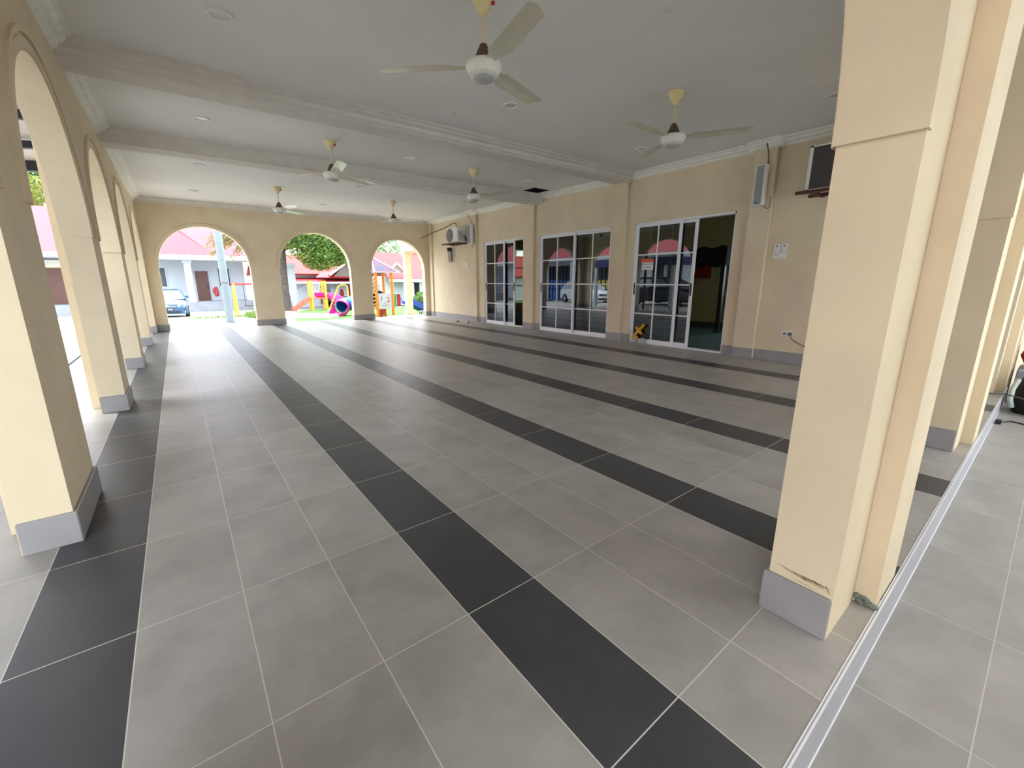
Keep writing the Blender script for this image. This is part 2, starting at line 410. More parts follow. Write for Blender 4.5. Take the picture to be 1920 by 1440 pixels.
def arcade(name, lab, plane, lo, hi, a0, a1, opens, inner_sign, inner, z0=0.0):
    # opens: list of (start, end); wall from lo..hi; thickness a0..a1
    poly = [(lo, z0)]
    for s, e in opens:
        c, r = (s+e)/2, (e-s)/2
        poly += [(s, z0)] + arc_pts(c, r) + [(e, z0)]
    poly += [(hi, z0), (hi, ZC+0.1), (lo, ZC+0.1)]
    # build as strips for robust triangulation
    mb = MB()
    def P(u, v, w): return {'XZ': (u, w, v), 'YZ': (w, u, v)}[plane]
    def quadbox(us, ve0, ve1):   # columns with lower profile
        pass
    edges = [lo]
    prev = lo
    def solid(u0, u1):
        if u1 - u0 > 1e-4: mb.prism([(u0, z0), (u1, z0), (u1, ZC+0.1), (u0, ZC+0.1)], plane, a0, a1)
    for s, e in opens:
        solid(prev, s)
        pts = arc_pts((s+e)/2, (e-s)/2)
        vs = []; fs = []
        for (u, v) in pts:
            for w in (a0, a1): vs += [P(u, v, w), P(u, ZC+0.1, w)]
        n = len(pts)
        for i in range(n-1):
            k = i*4; j = k+4
            fs += [(k, j, j+1, k+1), (k+2, k+3, j+3, j+2), (k, k+2, j+2, j), (k+1, j+1, j+3, k+3)]
        mb.add(vs, fs)
        prev = e
    solid(prev, hi)
    o = struct(mb.build(name, M['wall']), lab)
    # intrados lining and archivolts
    for s, e in opens:
        c, r = (s+e)/2, (e-s)/2
        for (ri, ro, pi, po) in ((r-0.014, r+0.022, 0.006, 0.006), (r-0.0, r+0.055, 0.012, 0.0), (r+0.075, r+0.105, 0.02, 0.0)):
            ring = MB(); n = 32; vs = []; fs = []
            w0, w1 = a0, a1
            if inner_sign > 0: w1 = inner + pi; w0 = a0 - po if ri < r else inner - 0.02
            else: w0 = inner - pi; w1 = a1 + po if ri < r else inner + 0.02
            for i in range(n+1):
                t = math.pi*i/n
                for rr in (ri, ro):
                    for w in (w0, w1): vs.append(P(c-rr*math.cos(t), SPR+rr*math.sin(t), w))
            for i in range(n):
                k = i*4; j = k+4
                fs += [(k, j, j+1, k+1), (k+2, k+3, j+3, j+2), (k, k+2, j+2, j), (k+1, j+1, j+3, k+3)]
            fs += [(0, 1, 3, 2), (n*4, n*4+2, n*4+3, n*4+1)]
            ring.add(vs, fs); ring.build('arch_molding', M['wall'], o)
    return o

LO = [(-0.30, 1.40), (1.97, 3.84), (4.26, 6.19), (6.62, 8.69), (9.12, 11.05)]
FO = [(0.0, 1.80), (2.46, 4.28), (4.88, 6.60)]
NO = [(-0.10, 1.745), (2.315, 4.20), (4.77, 6.60)]
arcade('wall_left', 'cream arcade wall open to the yard on the left', 'YZ', -0.78, YFo, XLo, XL, LO, 1, XL)
arcade('wall_far', 'cream far wall with three arches', 'XZ', XL, XR+0.2, YF, YFo, FO, -1, YF)
arcade('wall_near', 'cream near arcade wall beside the corridor', 'XZ', XL, XR+0.3, YNo, YN, NO, 1, YN)

# outer pilasters of the arcades and skirting boxes
mb = MB()
for x0 in (2.03, 4.485): mb.box(x0, x0+0.285, -0.84, YNo, 0.0, ZC+0.1)
mb.box(6.88, 7.15, -0.84, YNo, -0.17, ZC+0.1)
struct(mb.build('trim_10', M['wall']), 'outer pilasters of the near arcade')
mb = MB()
for y0 in (1.65, 4.07, 6.42, 8.9): mb.box(XLo-0.08, XLo, y0, y0+0.2, 0.0, ZC+0.1)
struct(mb.build('trim_11', M['wall']), 'outer pilasters of the left arcade')

wl = bpy.data.objects['wall_near']
mort = mat('grey_mortar', srgb(120, 124, 116), 0.95, noise=0.3, nscale=60, bump=0.6, bscale=90)
mb = MB(); rnd = random.Random(3)
for _ in range(26):
    y = rnd.uniform(-0.845, -0.785); z = rnd.uniform(0.0, 0.028)*(1.0 if y > -0.82 else 0.5); r_ = rnd.uniform(0.006, 0.013)
    mb.lathe([(0.001, -r_), (r_*0.8, -r_*0.5), (r_, 0), (r_*0.7, r_*0.6), (0.001, r_)], (2.028, y, z), n=7)
mb.build('mortar_patch', mort, wl, smooth=True)
st = mat('brown_scuff', srgb(158, 132, 106), 0.9, noise=0.4, nscale=50)
mb = MB()
for (y0_, z0_, y1_, z1_, w_) in ((-0.62, 0.182, -0.76, 0.172, 0.0035), (-0.64, 0.176, -0.765, 0.165, 0.0022), (-0.69, 0.180, -0.77, 0.176, 0.003), (-0.66, 0.158, -0.74, 0.150, 0.0012), (-0.755, 0.185, -0.772, 0.155, 0.004)):
    n_ = 12; vs = []
    for k in range(n_+1):
        f_ = k/n_; y = y0_+(y1_-y0_)*f_; z = z0_+(z1_-z0_)*f_+rnd.uniform(-.0015, .0015); hw = w_*math.sin(math.pi*min(.95, max(.05, f_)))*rnd.uniform(.6, 1.3)
        vs += [(1.7444, y, z-hw), (1.7444, y, z+hw)]
    mb.add(vs, [(2*k, 2*k+1, 2*k+3, 2*k+2) for k in range(n_)])
mb.build('scuff_mark', st, wl)

def skirt(name, lab, boxes, h=0.145):
    mb = MB()
    for x0, x1, y0, y1 in boxes: mb.box(x0, x1, y0, y1, 0.0, h)
    return struct(mb.build(name, M['skirt'], bevel=0.004, seg=1), lab)
t = 0.014
skirt('baseboard_left', 'grey tile skirting around the left piers', [(XLo+0.005, XL+t, a-t, b+t) for a, b in ((1.40, 1.97), (3.84, 4.26), (6.19, 6.62), (8.69, 9.12), (11.05, YF))])
skirt('baseboard_far', 'grey tile skirting around the far piers', [(a-t, b+t, YF-t, YFo+0.002) for a, b in ((XL, 0.0), (1.80, 2.46), (4.28, 4.88), (6.60, XR-0.03))])
skirt('baseboard_near', 'grey tile skirting around the near piers', [(a-t, b+t, YNo+0.002, YN+t) for a, b in ((XL, -0.10), (1.745, 2.315), (4.20, 4.77))])

# right wall with three door openings, pilasters
DO = [(2.01, 3.73), (4.25, 6.22), (6.78, 8.39)]
HD = 2.08
mb = MB(); prev = -0.84
for a, b in DO:
    mb.box(XR, XR+0.16, prev, a, 0, HD); prev = b
mb.box(XR, XR+0.16, prev, YF+0.1, 0, HD)
mb.box(XR, XR+0.16, -0.84, YF+0.1, HD, 2.34)
mb.box(XR+0.012, XR+0.16, -0.84, YF+0.1, 2.34, ZC+0.1)
wr_ = struct(mb.build('wall_right', M['wall']), 'cream right wall with three sliding glass doors')
mb = MB(); PIL = [(1.55, 1.83), (3.90, 4.19), (6.37, 6.66), (8.68, 8.98)]
for a, b in PIL: mb.box(XR-0.06, XR, a, b, 0, ZC)
mb.box(XR-0.045, XR, 11.20, YF, 0, ZC)
mb.build('pilaster', M['wall'], wr_, bevel=0.004, seg=1)
# cornice breaks round the pilasters
mb = MB()
for a, b in (PIL[0], PIL[3]): mb.prism([(XR-0.06-u, z) for u, z in cprof(1.1)], 'XZ', a-0.06, b+0.06)
struct(mb.build('trim_12', M['white']), 'cornice stepping out over the wall pilasters')
mb = MB(); tt = 0.010
segs = [(-0.58, 1.55, XR), (1.55, 1.83, XR-0.06), (1.83, 2.01, XR), (3.73, 3.90, XR), (3.90, 4.19, XR-0.06), (4.19, 4.25, XR), (6.22, 6.37, XR), (6.37, 6.66, XR-0.06), (6.66, 6.78, XR), (8.39, 8.68, XR), (8.68, 8.98, XR-0.06), (8.98, 11.20, XR), (11.2, 11.4, XR-0.045)]
for a, b, x in segs: mb.box(x-tt, x+0.01, a, b, 0, 0.145)
struct(mb.build('baseboard_right', M['skirt']), 'grey tile skirting along the right wall')

# ------------------------------------------------------------------ sliding doors
def panel(mb_f, mb_g, x, y0, y1, z0, z1, cols, rows, st=0.045, br=0.022, th=0.03):
    mb_f.box(x-th/2, x+th/2, y0, y0+st, z0, z1); mb_f.box(x-th/2, x+th/2, y1-st, y1, z0, z1)
    mb_f.box(x-th/2, x+th/2, y0+st, y1-st, z0, z0+st*1.3); mb_f.box(x-th/2, x+th/2, y0+st, y1-st, z1-st, z1)
    for i in range(1, cols):
        y = y0 + (y1-y0)*i/cols; mb_f.box(x-th/2.4, x+th/2.4, y-br/2, y+br/2, z0+st, z1-st)
    for j in range(1, rows):
        z = z0 + (z1-z0)*j/rows; mb_f.box(x-th/2.5, x+th/2.5, y0+st, y1-st, z-br/2, z+br/2)
    mb_g.box(x-0.003, x+0.003, y0+st*0.8, y1-st*0.8, z0+st, z1-st*0.8)

def sliding_door(name, lab, y0, y1, parts):
    d = empty(name, (XR+0.06, (y0+y1)/2, 0)); struct(d, lab)
    f = MB()
    f.box(XR+0.015, XR+0.125, y0, y0+0.03, 0, HD); f.box(XR+0.015, XR+0.125, y1-0.03, y1, 0, HD)
    f.box(XR+0.015, XR+0.125, y0, y1, HD-0.035, HD); f.box(XR+0.015, XR+0.125, y0, y1, 0, 0.022)
    f.build('door_frame', M['alu'], d, bevel=0.003, seg=1)
    for x, a, b in parts:
        pf, pg = MB(), MB(); panel(pf, pg, XR+x, a, b, 0.022, HD-0.03, 2, 4)
        fo = pf.build('sliding_panel', M['alu'], d, bevel=0.002, seg=1)
        pg.build('glass_pane', M['glass'], fo)
        h = MB(); hy = a+0.022 if b < y1-0.1 else b-0.022
        h.box(XR+x-0.022, XR+x-0.0145, hy-0.012, hy+0.012, 0.86, 1.06)
        h.build('door_handle', M['black'], fo)
    return d
d3 = sliding_door('door_1', 'white framed sliding glass door standing half open nearest the camera', 2.01, 3.73, [(0.045, 2.86, 3.71), (0.09, 2.62, 3.48)])
d2 = sliding_door('door_2', 'closed sliding glass door in the middle of the right wall', 4.25, 6.22, [(0.045, 5.18, 6.20), (0.09, 4.27, 5.24)])
d1 = sliding_door('door_3', 'white framed sliding glass door farthest along the right wall, half open', 6.78, 8.39, [(0.045, 7.55, 8.37), (0.09, 7.20, 8.02)])

# sign on the door glass (KEEP DOOR CLOSED)
sx = XR+0.045-0.0045
sg = MB(); sg.box(sx-0.001, sx, 3.34, 3.57, 1.29, 1.43)
s0 = sg.build('door_sign', M['signw'], d3); s0['label'] = 'white sign on the glass reading KEEP DOOR CLOSED'
sg = MB(); sg.prism([(3.335, 1.415), (3.57, 1.415), (3.61, 1.445), (3.57, 1.475), (3.335, 1.475)], 'YZ', sx-0.002, sx-0.001)
sg.build('sign_arrow', M['signo'], s0)
def text(s, name, loc, size, m, parent, rot, ext=0.0006):
    c = bpy.data.curves.new(name, 'FONT'); c.body = s; c.size = size; c.extrude = ext; c.align_x = 'CENTER'; c.align_y = 'CENTER'
    o = bpy.data.objects.new(name, c); o.data.materials.append(m)
    o.rotation_euler = rot; COL.objects.link(o)
    bpy.context.view_layer.update()
    dg = bpy.context.evaluated_depsgraph_get(); me = bpy.data.meshes.new_from_object(o.evaluated_get(dg))
    bpy.data.objects.remove(o)
    o2 = bpy.data.objects.new(name, me); COL.objects.link(o2); o2.rotation_euler = rot
    if parent is not None: o2.parent = parent; o2.location = Vector(loc) - world_loc(parent)
    else: o2.location = loc
    return o2
RX = (R(90), 0, R(-90))
text('KEEP DOOR', 'sign_text', (sx-0.002, 3.455, 1.382), 0.043, M['signk'], s0, RX)
text('CLOSED', 'sign_text', (sx-0.002, 3.455, 1.33), 0.043, M['signk'], s0, RX)

# ------------------------------------------------------------------ interior room behind the doors
mb = MB(); mb.box(XR+0.16, 11.5, 0.6, YF+0.1, -0.05, 0.0)
struct(mb.build('floor', M['carpet']), 'dark green carpet of the room behind the glass doors')
mb = MB(); mb.box(XR+0.16, 11.5, 0.6, YF+0.1, ZC, ZC+0.1)
struct(mb.build('ceiling', M['ceil']), 'ceiling of the room behind the glass doors')
mb = MB(); mb.box(11.5, 11.65, 3.4, YF+0.2, 0, ZC); mb.box(11.5, 11.65, 0.5, 1.0, 0, ZC); mb.box(11.5, 11.65, 1.0, 3.4, 0, 0.8); mb.box(11.5, 11.65, 1.0, 3.4, 2.3, ZC); mb.box(XR+0.16, 11.5, 0.5, 0.6, 0, ZC); 
for a in ((XR+0.16, 9.5, 0, ZC), (11.2, 11.5, 0, ZC), (9.5, 11.2, 0, 0.25), (9.5, 11.2, 2.25, ZC)): mb.box(a[0], a[1], YF+0.1, YF+0.2, a[2], a[3])
struct(mb.build('wall_room', M['inwall']), 'pale wall of the room behind the glass doors')
wf = MB()
for x in (9.5, 10.33, 11.16): wf.box(x, x+0.04, YF+0.12, YF+0.18, 0.25, 2.25)
for z in (0.25, 0.9, 1.55, 2.21): wf.box(9.5, 11.2, YF+0.13, YF+0.17, z, z+0.035)
wfo = struct(wf.build('window_1', M['alu']), 'window in the end wall of the room behind the doors')
wf = MB(); wf.box(9.5, 11.2, YF+0.148, YF+0.152, 0.25, 2.25); wf.build('glass_pane', M['glass'], wfo)
wf = MB()  # extra window out of view, added to let daylight brighten this room
for y in (1.0, 2.18, 3.36): wf.box(11.54, 11.6, y, y+0.04, 0.8, 2.3)
for z in (0.8, 1.55, 2.26): wf.box(11.54, 11.6, 1.0, 3.4, z, z+0.04)
wfo = struct(wf.build('window_added', M['alu']), 'unseen window added in the back wall to light the room behind the doors')
wf = MB(); wf.box(11.568, 11.572, 1.0, 3.4, 0.8, 2.3); wf.build('glass_pane', M['clear'], wfo)
# black draped frame inside
t0 = empty('draped_frame', (9.5, 3.9, 0), 'black post frame with dark cloth draped on top inside the room', 'frame')
mb = MB(); mb.box(9.46, 9.54, 3.38, 3.46, 0, 1.72); mb.box(9.42, 9.58, 3.34, 3.50, 0, 0.02)
mb.build('post', M['black'], t0)
mb = MB(); mb.box(9.46, 9.54, 4.75, 4.83, 0, 1.72); mb.box(9.42, 9.58, 4.71, 4.87, 0, 0.02); mb.build('post', M['black'], t0)
mb = MB(); secs = []
for i in range(15):
    y = 3.34 + i*0.11; dz = 0.03*math.sin(i*1.7)
    secs.append([(9.38, y, 1.42+dz+0.12*abs(math.sin(i*0.5))), (9.62, y, 1.40+dz), (9.60, y, 1.76+dz), (9.40, y, 1.79+dz)])
mb.loft(secs); mb.build('cloth', M['dark'], t0, smooth=True)
mb = MB(); mb.box(11.46, 11.495, 4.7, 6.1, 1.15, 1.62)
o = tag(mb.build('banner', M['redfab']), 'dark red banner on the wall of the room inside', 'banner')
mb = MB(); mb.box(11.47, 11.495, 3.75, 4.5, 1.22, 1.58)
o = tag(mb.build('poster', M['poster']), 'pale blue poster on the wall of the room inside', 'poster')

# yellow toy at the glass
t0 = empty('ride_on_toy', (6.785, 3.49, 0), 'small yellow toy with grey wheels standing at the foot of the nearest glass door', 'toy')
mb = MB(); mb.bar((6.785, 3.60, 0.12), (6.785, 3.40, 0.34), 0.04, 0.05); mb.bar((6.785, 3.56, 0.29), (6.785, 3.44, 0.17), 0.045, 0.045)
mb.bar((6.785, 3.62, 0.10), (6.785, 3.52, 0.10), 0.06); mb.build('body', M['yel'], t0, bevel=0.01)
for yy in (3.59, 3.41):
    mb = MB(); mb.cyl((6.77, yy, 0.05), (6.80, yy, 0.05), 0.05, n=20); mb.build('wheel', M['fangrey'], t0, smooth=True)

# ------------------------------------------------------------------ ceiling fans
def make_fan(label, brown=True, m=None):
    t0 = empty('ceiling_fan', (0, 0, ZC), label, 'ceiling fan', 'white three-blade ceiling fans')
    z = ZC
    mb = MB(); mb.lathe([(0.074, z), (0.077, z-0.004), (0.072, z-0.02), (0.045, z-0.075), (0.022, z-0.112), (0.014, z-0.118), (0.0, z-0.118)]); mb.build('canopy', M['fancream'], t0, smooth=True)
    mb = MB(); mb.cyl((0.028, -0.05, z-0.05), (0.032, -0.066, z-0.055), 0.011, n=14); mb.build('canopy_badge', M['red'], t0)
    mb = MB(); mb.cyl((0, 0, z-0.10), (0, 0, z-0.30), 0.0085, n=14); mb.build('downrod', M['fancream'], t0, smooth=True)
    mb = MB(); mb.lathe([(0.012, z-0.275), (0.022, z-0.28), (0.030, z-0.295), (0.066, z-0.375), (0.068, z-0.385), (0.0, z-0.385)]); mb.build('lower_canopy', M['fanbrown'], t0, smooth=True)
    mb = MB(); mb.lathe([(0.0, z-0.38), (0.07, z-0.38), (0.110, z-0.388), (0.119, z-0.40), (0.119, z-0.418), (0.108, z-0.43), (0.098, z-0.458), (0.078, z-0.472), (0.0, z-0.474)]); mb.build('motor_housing', M['fanwhite'], t0, smooth=True)
    mb = MB(); mb.lathe([(0.0, z-0.470), (0.070, z-0.470), (0.070, z-0.480), (0.060, z-0.490), (0.03, z-0.496), (0.0, z-0.497)]); mb.build('bottom_cap', M['fangrey'], t0, smooth=True)
    for k in range(3):
        a = k*2*math.pi/3
        mb = MB(); secs = []
        prof = [(0.10, 0.034), (0.16, 0.036), (0.20, 0.058), (0.24, 0.066), (0.66, 0.062), (0.70, 0.058)]
        for (r_, w) in prof:
            tw = R(-9)
            sec = []
            for (u, hgt) in ((-w, 0.0), (0, 0.0085), (w, 0.0), (0, 0.0055)):
                yy = u*math.cos(tw); zz = u*math.sin(tw) + hgt
                sec.append(Vector((r_ - (0.05*max(0, u)/w if r_ > 0.69 else 0), yy + (0.012 if r_ > 0.2 else 0), zz)))
            secs.append(sec)
        Mz = Matrix.Rotation(a, 3, 'Z')
        secs = [[tuple(Mz @ p + Vector((0, 0, z-0.408))) for p in sec] for sec in secs]
        mb.loft(secs); mb.build('blade', M['fanblade'], t0)
    return t0
proto = None
FANS = [((2.07, 1.54), 18, 'nearest ceiling fan, cut off by the top edge of the picture'),
        ((4.39, 1.59), 60, 'near right ceiling fan beside the wall speaker and first glass door'),
        ((2.11, 5.12), 22, 'left ceiling fan hanging between the two ceiling beams'),
        ((4.42, 5.23), 57, 'right ceiling fan hanging between the two ceiling beams'),
        ((2.08, 8.62), 42, 'farthest left ceiling fan, in front of the first two far arches'),
        ((4.48, 8.70), 96, 'farthest right ceiling fan, in front of the third far arch')]
for (xy, a, lab) in FANS:
    if proto is None: o = proto = make_fan(lab)
    else: o = copy_tree(proto); o['label'] = lab
    o.location = (xy[0], xy[1], ZC); o.rotation_euler.z = R(a)

# build() subtracts the parent's location, so parts made at ZC end up relative to it
# fan inside the room
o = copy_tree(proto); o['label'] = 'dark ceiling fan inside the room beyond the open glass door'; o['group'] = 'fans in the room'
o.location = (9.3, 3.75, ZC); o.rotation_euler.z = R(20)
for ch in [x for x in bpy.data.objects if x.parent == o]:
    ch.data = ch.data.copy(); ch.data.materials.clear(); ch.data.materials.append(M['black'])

# ------------------------------------------------------------------ downlights
def make_dl(label):
    t0 = empty('downlight', (0, 0, ZC), label, 'downlight', 'recessed ceiling downlights')
    mb = MB(); mb.lathe([(0.058, ZC), (0.082, ZC), (0.082, ZC-0.005), (0.076, ZC-0.013), (0.066, ZC-0.013), (0.058, ZC-0.003)], n=32)
    mb.build('trim_ring', M['plastic'], t0, smooth=True)
    mb = MB(); mb.cyl((0, 0, ZC-0.001), (0, 0, ZC-0.004), 0.060, n=28); mb.build('lens', M['lamp'], t0, smooth=True)
    return t0
DL = [(0.75, 2.79, 'round downlight at the top left, before the first beam'), (3.29, 2.80, 'round downlight between the two nearest fans'),
      (5.72, 0.68, 'round downlight at the top right beside the near pillar'), (5.67, 2.88, 'round downlight behind the near right fan, over the middle door'),
      (0.74, 5.17, 'left downlight between the two beams'), (3.28, 5.23, 'middle downlight between the two beams'),
      (5.66, 5.30, 'right downlight between the two beams, by the open hatch'), (0.80, 7.55, 'left downlight just beyond the second beam'),
      (3.32, 7.60, 'middle downlight just beyond the second beam'), (5.80, 7.75, 'right downlight just beyond the second beam'),
      (0.80, 9.95, 'far left downlight near the far wall'), (3.30, 10.05, 'far middle downlight near the far wall')]
proto = None
for x, y, lab in DL:
    if proto is None: o = proto = make_dl(lab)
    else: o = copy_tree(proto); o['label'] = lab
    o.location = (x, y, ZC)
# faint round cover on the ceiling
mb = MB(); mb.cyl((3.16, 0.92, ZC-0.004), (3.16, 0.92, ZC), 0.03, n=24)
tag(mb.build('ceiling_cover', M['beam']), 'small round cover plate on the ceiling at the top edge', 'cover plate')
mb = MB(); mb.cyl((2.95, 3.35, ZC-0.004), (2.95, 3.35, ZC), 0.02, n=24)
tag(mb.build('ceiling_cover', M['beam']), 'small grey round spot plate on the ceiling just before the first beam', 'cover plate')

# ------------------------------------------------------------------ wall speakers
def speaker(y0, y1, z0, z1, x, label):
    yc = (y0+y1)/2
    t0 = empty('column_speaker', (x, yc, z0), label, 'speaker', 'column speakers')
    mb = MB(); mb.prism([(x-0.012, y0+0.01), (x-0.012, y1-0.01), (x-0.075, y1), (x-0.105, y1-0.012), (x-0.105, y0+0.012), (x-0.075, y0)], 'XY', z0, z1)
    mb.build('cabinet', M['plastic'], t0, bevel=0.006)
    mb = MB(); mb.box(x-0.112, x-0.104, y0+0.035, y1-0.035, z0+0.015, z1-0.015); mb.build('grille', M['spk'], t0, bevel=0.003)
    mb = MB(); mb.box(x-0.115, x-0.111, yc-0.014, yc+0.014, z0+0.025, z0+0.04); mb.build('badge', M['black'], t0)
    mb = MB(); mb.box(x-0.014, x, yc-0.02, yc+0.02, z0+0.05, z1-0.05); mb.build('mounting_bracket', M['cable'], t0)
    return t0
speaker(1.61, 1.77, 2.09, 2.60, XR-0.06, 'tall white column speaker on the pilaster right of the open glass door')
speaker(8.74, 8.95, 2.07, 2.56, XR-0.06, 'tall white column speaker beside the far air conditioner')
xx = XR-0.075
mb = MB(); mb.tube([(xx-0.06, 1.66, ZC-0.02), (xx-0.075, 1.655, ZC-0.06), (xx-0.03, 1.65, ZC-0.13), (xx, 1.648, ZC-0.2), (xx, 1.645, 2.60)], 0.008)
tag(mb.build('cable', M['cable'], smooth=True), 'grey cable dropping from the cornice to the near speaker', 'cable')
mb = MB(); mb.tube([(xx, 1.64, 2.10), (xx-0.01, 1.60, 2.05), (xx-0.01, 1.57, 2.045), (xx, 1.556, 2.08), (xx+0.008, 1.56, 2.2)], 0.005)
tag(mb.build('cable', M['cable'], smooth=True), 'short grey cable loop below the near speaker', 'cable')
mb = MB(); mb.tube([(xx-0.04, 8.98, ZC-0.07), (xx-0.02, 8.90, ZC-0.2), (xx, 8.80, ZC-0.34), (xx, 8.72, 2.50), (xx, 8.70, 2.2), (xx-0.01, 8.74, 2.02), (xx-0.01, 8.82, 1.99), (xx, 8.88, 2.07)], 0.005)
tag(mb.build('cable', M['cable'], smooth=True), 'thin grey cable hanging behind the far speaker', 'cable')

# ------------------------------------------------------------------ air conditioner units
# near unit: we look at its dark finned back
def bracket(y0, y1, z, xf, label):
    t0 = empty('wall_bracket', (XR, (y0+y1)/2, z), label, 'bracket', 'steel wall brackets')
    for y in (y0+0.12, y1-0.12):
        mb = MB(); mb.box(xf-0.06, XR, y-0.02, y+0.02, z-0.035, z); mb.build('arm', M['bracket'], t0)
    mb = MB(); mb.box(xf-0.08, xf-0.045, y0-0.03, y1+0.03, z-0.035, z); mb.box(XR-0.12, XR-0.09, y0, y1, z-0.035, z); mb.build('rail', M['bracket'], t0)
    return t0
x0, x1 = 6.42, 6.70
t0 = empty('air_conditioner', (6.56, 0.63, 2.145), 'large outdoor air conditioner with dark finned back, high on the wall by the near pillar', 'air conditioner')
mb = MB(); mb.box(x0+0.012, x1, 0.20, 1.07, 2.145, 2.64); mb.build('casing', M['plastic'], t0, bevel=0.012)
mb = MB()
for a in ((x0, x0+0.014, 0.20, 0.235, 2.145, 2.64), (x0, x0+0.014, 1.035, 1.07, 2.145, 2.64), (x0, x0+0.014, 0.20, 1.07, 2.145, 2.165), (x0, x0+0.014, 0.20, 1.07, 2.625, 2.64)): mb.box(*a)
mb.build('casing_frame', M['plastic'], t0)
fin = mat('dark_fins', srgb(58, 56, 54), 0.6)
nt = fin.node_tree; wv = nt.nodes.new('ShaderNodeTexWave'); wv.inputs['Scale'].default_value = 26; wv.bands_direction = 'Z'
gg = nt.nodes.new('ShaderNodeNewGeometry'); nt.links.new(gg.outputs['Position'], wv.inputs['Vector'])
rp = nt.nodes.new('ShaderNodeValToRGB'); rp.color_ramp.elements[0].color = srgb(40, 38, 36); rp.color_ramp.elements[1].color = srgb(84, 80, 76)
nt.links.new(wv.outputs['Fac'], rp.inputs['Fac']); nt.links.new(rp.outputs['Color'], nt.nodes['Principled BSDF'].inputs['Base Color'])
mb = MB(); mb.box(x0+0.004, x0+0.012, 0.235, 1.035, 2.165, 2.625); mb.build('finned_grille', fin, t0)
bracket(0.16, 1.11, 2.144, 6.42, 'brown steel bracket under the near air conditioner')

x0, x1 = 6.45, 6.75
t0 = empty('air_conditioner', (6.6, 9.42, 2.12), 'white outdoor air conditioner with a round fan grille on the wall near the far corner', 'air conditioner')
mb = MB(); mb.box(x0, x1, 9.13, 9.72, 2.12, 2.52); mb.build('casing', M['plastic'], t0, bevel=0.012)
mb = MB(); mb.lathe([(0.0, x0-0.001), (0.175, x0-0.001), (0.175, x0-0.012), (0.15, x0-0.016), (0.0, x0-0.018)], (0, 9.53, 2.32), axis='X', n=32)
mb.build('fan_grille', mat('grey_grille', srgb(120, 116, 110), 0.5), t0, smooth=True)
mb = MB(); mb.box(6.50, 6.60, 9.095, 9.13, 2.17, 2.40); mb.build('service_cover', M['fangrey'], t0, bevel=0.006)
mb = MB(); mb.tube([(6.64, 9.13, 2.28), (6.64, 9.05, 2.27), (6.66, 9.00, 2.19), (6.70, 9.03, 2.13), (6.76, 9.04, 2.16), (6.795, 9.04, 2.22)], 0.014)
mb.tube([(6.66, 9.13, 2.20), (6.66, 9.06, 2.19), (6.69, 9.04, 2.15)], 0.012)
mb.build('insulated_pipe', M['black'], t0, smooth=True)
bracket(9.05, 9.82, 2.119, 6.45, 'brown steel bracket under the far air conditioner')

# pipe in far corner
mb = MB(); mb.tube([(6.50, YF-0.02, 2.40), (6.56, YF-0.03, 2.42), (6.74, 10.9, 2.56), (6.76, 10.5, 2.60), (6.76, 9.85, 2.70), (6.76, 9.72, 2.69), (6.75, 9.66, 2.62), (6.74, 9.66, 2.525)], 0.011)
tag(mb.build('pipe', M['bracket'], smooth=True), 'thin brown pipe running from the far corner to the far air conditioner', 'pipe')
# canister under far unit
t0 = empty('wall_canister', (6.72, 10.02, 1.64), 'metal canister with a black cap fixed on a board below the far air conditioner', 'canister')
mb = MB(); mb.box(XR-0.02, XR, 9.90, 10.10, 1.63, 2.07); mb.build('backing_board', M['beam'], t0)
mb = MB(); mb.cyl((6.71, 10.02, 1.66), (6.71, 10.02, 1.94), 0.062, n=24); mb.cyl((6.71, 10.02, 1.63), (6.71, 10.02, 1.66), 0.045, n=24); mb.build('body', M['canis'], t0, smooth=True)
mb = MB(); mb.cyl((6.71, 10.02, 1.94), (6.71, 10.02, 2.04), 0.068, 0.055, n=24); mb.bar((6.71, 10.16, 2.02), (6.71, 9.93, 2.0), 0.035); mb.build('cap', M['black'], t0, smooth=True)
mb = MB(); mb.box(6.69, XR-0.02, 10.0, 10.04, 1.80, 1.83); mb.build('strap', M['black'], t0)

# switches and sockets
def plate(name, y, z, w, h, label, cat, holes, x=XR, group=None, knob=False):
    t0 = empty(name, (x, y, z), label, cat, group)
    mb = MB(); mb.box(x-0.012, x, y-w/2, y+w/2, z-h/2, z+h/2); mb.build('faceplate', M['plastic'], t0, bevel=0.004)
    for (dy, dz, r_) in holes:
        mb = MB(); mb.box(x-0.016, x-0.012, y+dy-r_, y+dy+r_, z+dz-r_, z+dz+r_); mb.build('rocker', M['cable'], t0)
    if knob:
        mb = MB(); mb.lathe([(0.0, -0.034), (0.016, -0.034), (0.02, -0.014), (0.02, -0.012)], (x, y, z-0.018), axis='X', n=20); mb.build('dial', M['fanwhite'], t0, smooth=True)
    return t0
plate('fan_regulator', 1.425, 1.528, 0.082, 0.105, 'left fan regulator with a dial, of the pair beside the near pilaster', 'fan regulator', [(0, 0.03, 0.009)], group='fan regulators', knob=True)
plate('fan_regulator', 1.338, 1.528, 0.082, 0.105, 'right fan regulator with a dial, of the pair beside the near pilaster', 'fan regulator', [(0, 0.03, 0.009)], group='fan regulators', knob=True)
plate('light_switch', 1.382, 1.432, 0.165, 0.078, 'wide white light switch plate below the two fan regulators', 'light switch', [(0.05, 0.012, 0.006), (0.025, 0.012, 0.006)])
plate('light_switch', 9.26, 1.56, 0.15, 0.09, 'upper white switch plate on the wall below the far speaker', 'light switch', [(0.02, 0, 0.008)])
plate('light_switch', 9.22, 1.47, 0.13, 0.075, 'lower white switch plate on the wall below the far speaker', 'light switch', [(0.02, 0, 0.008)])
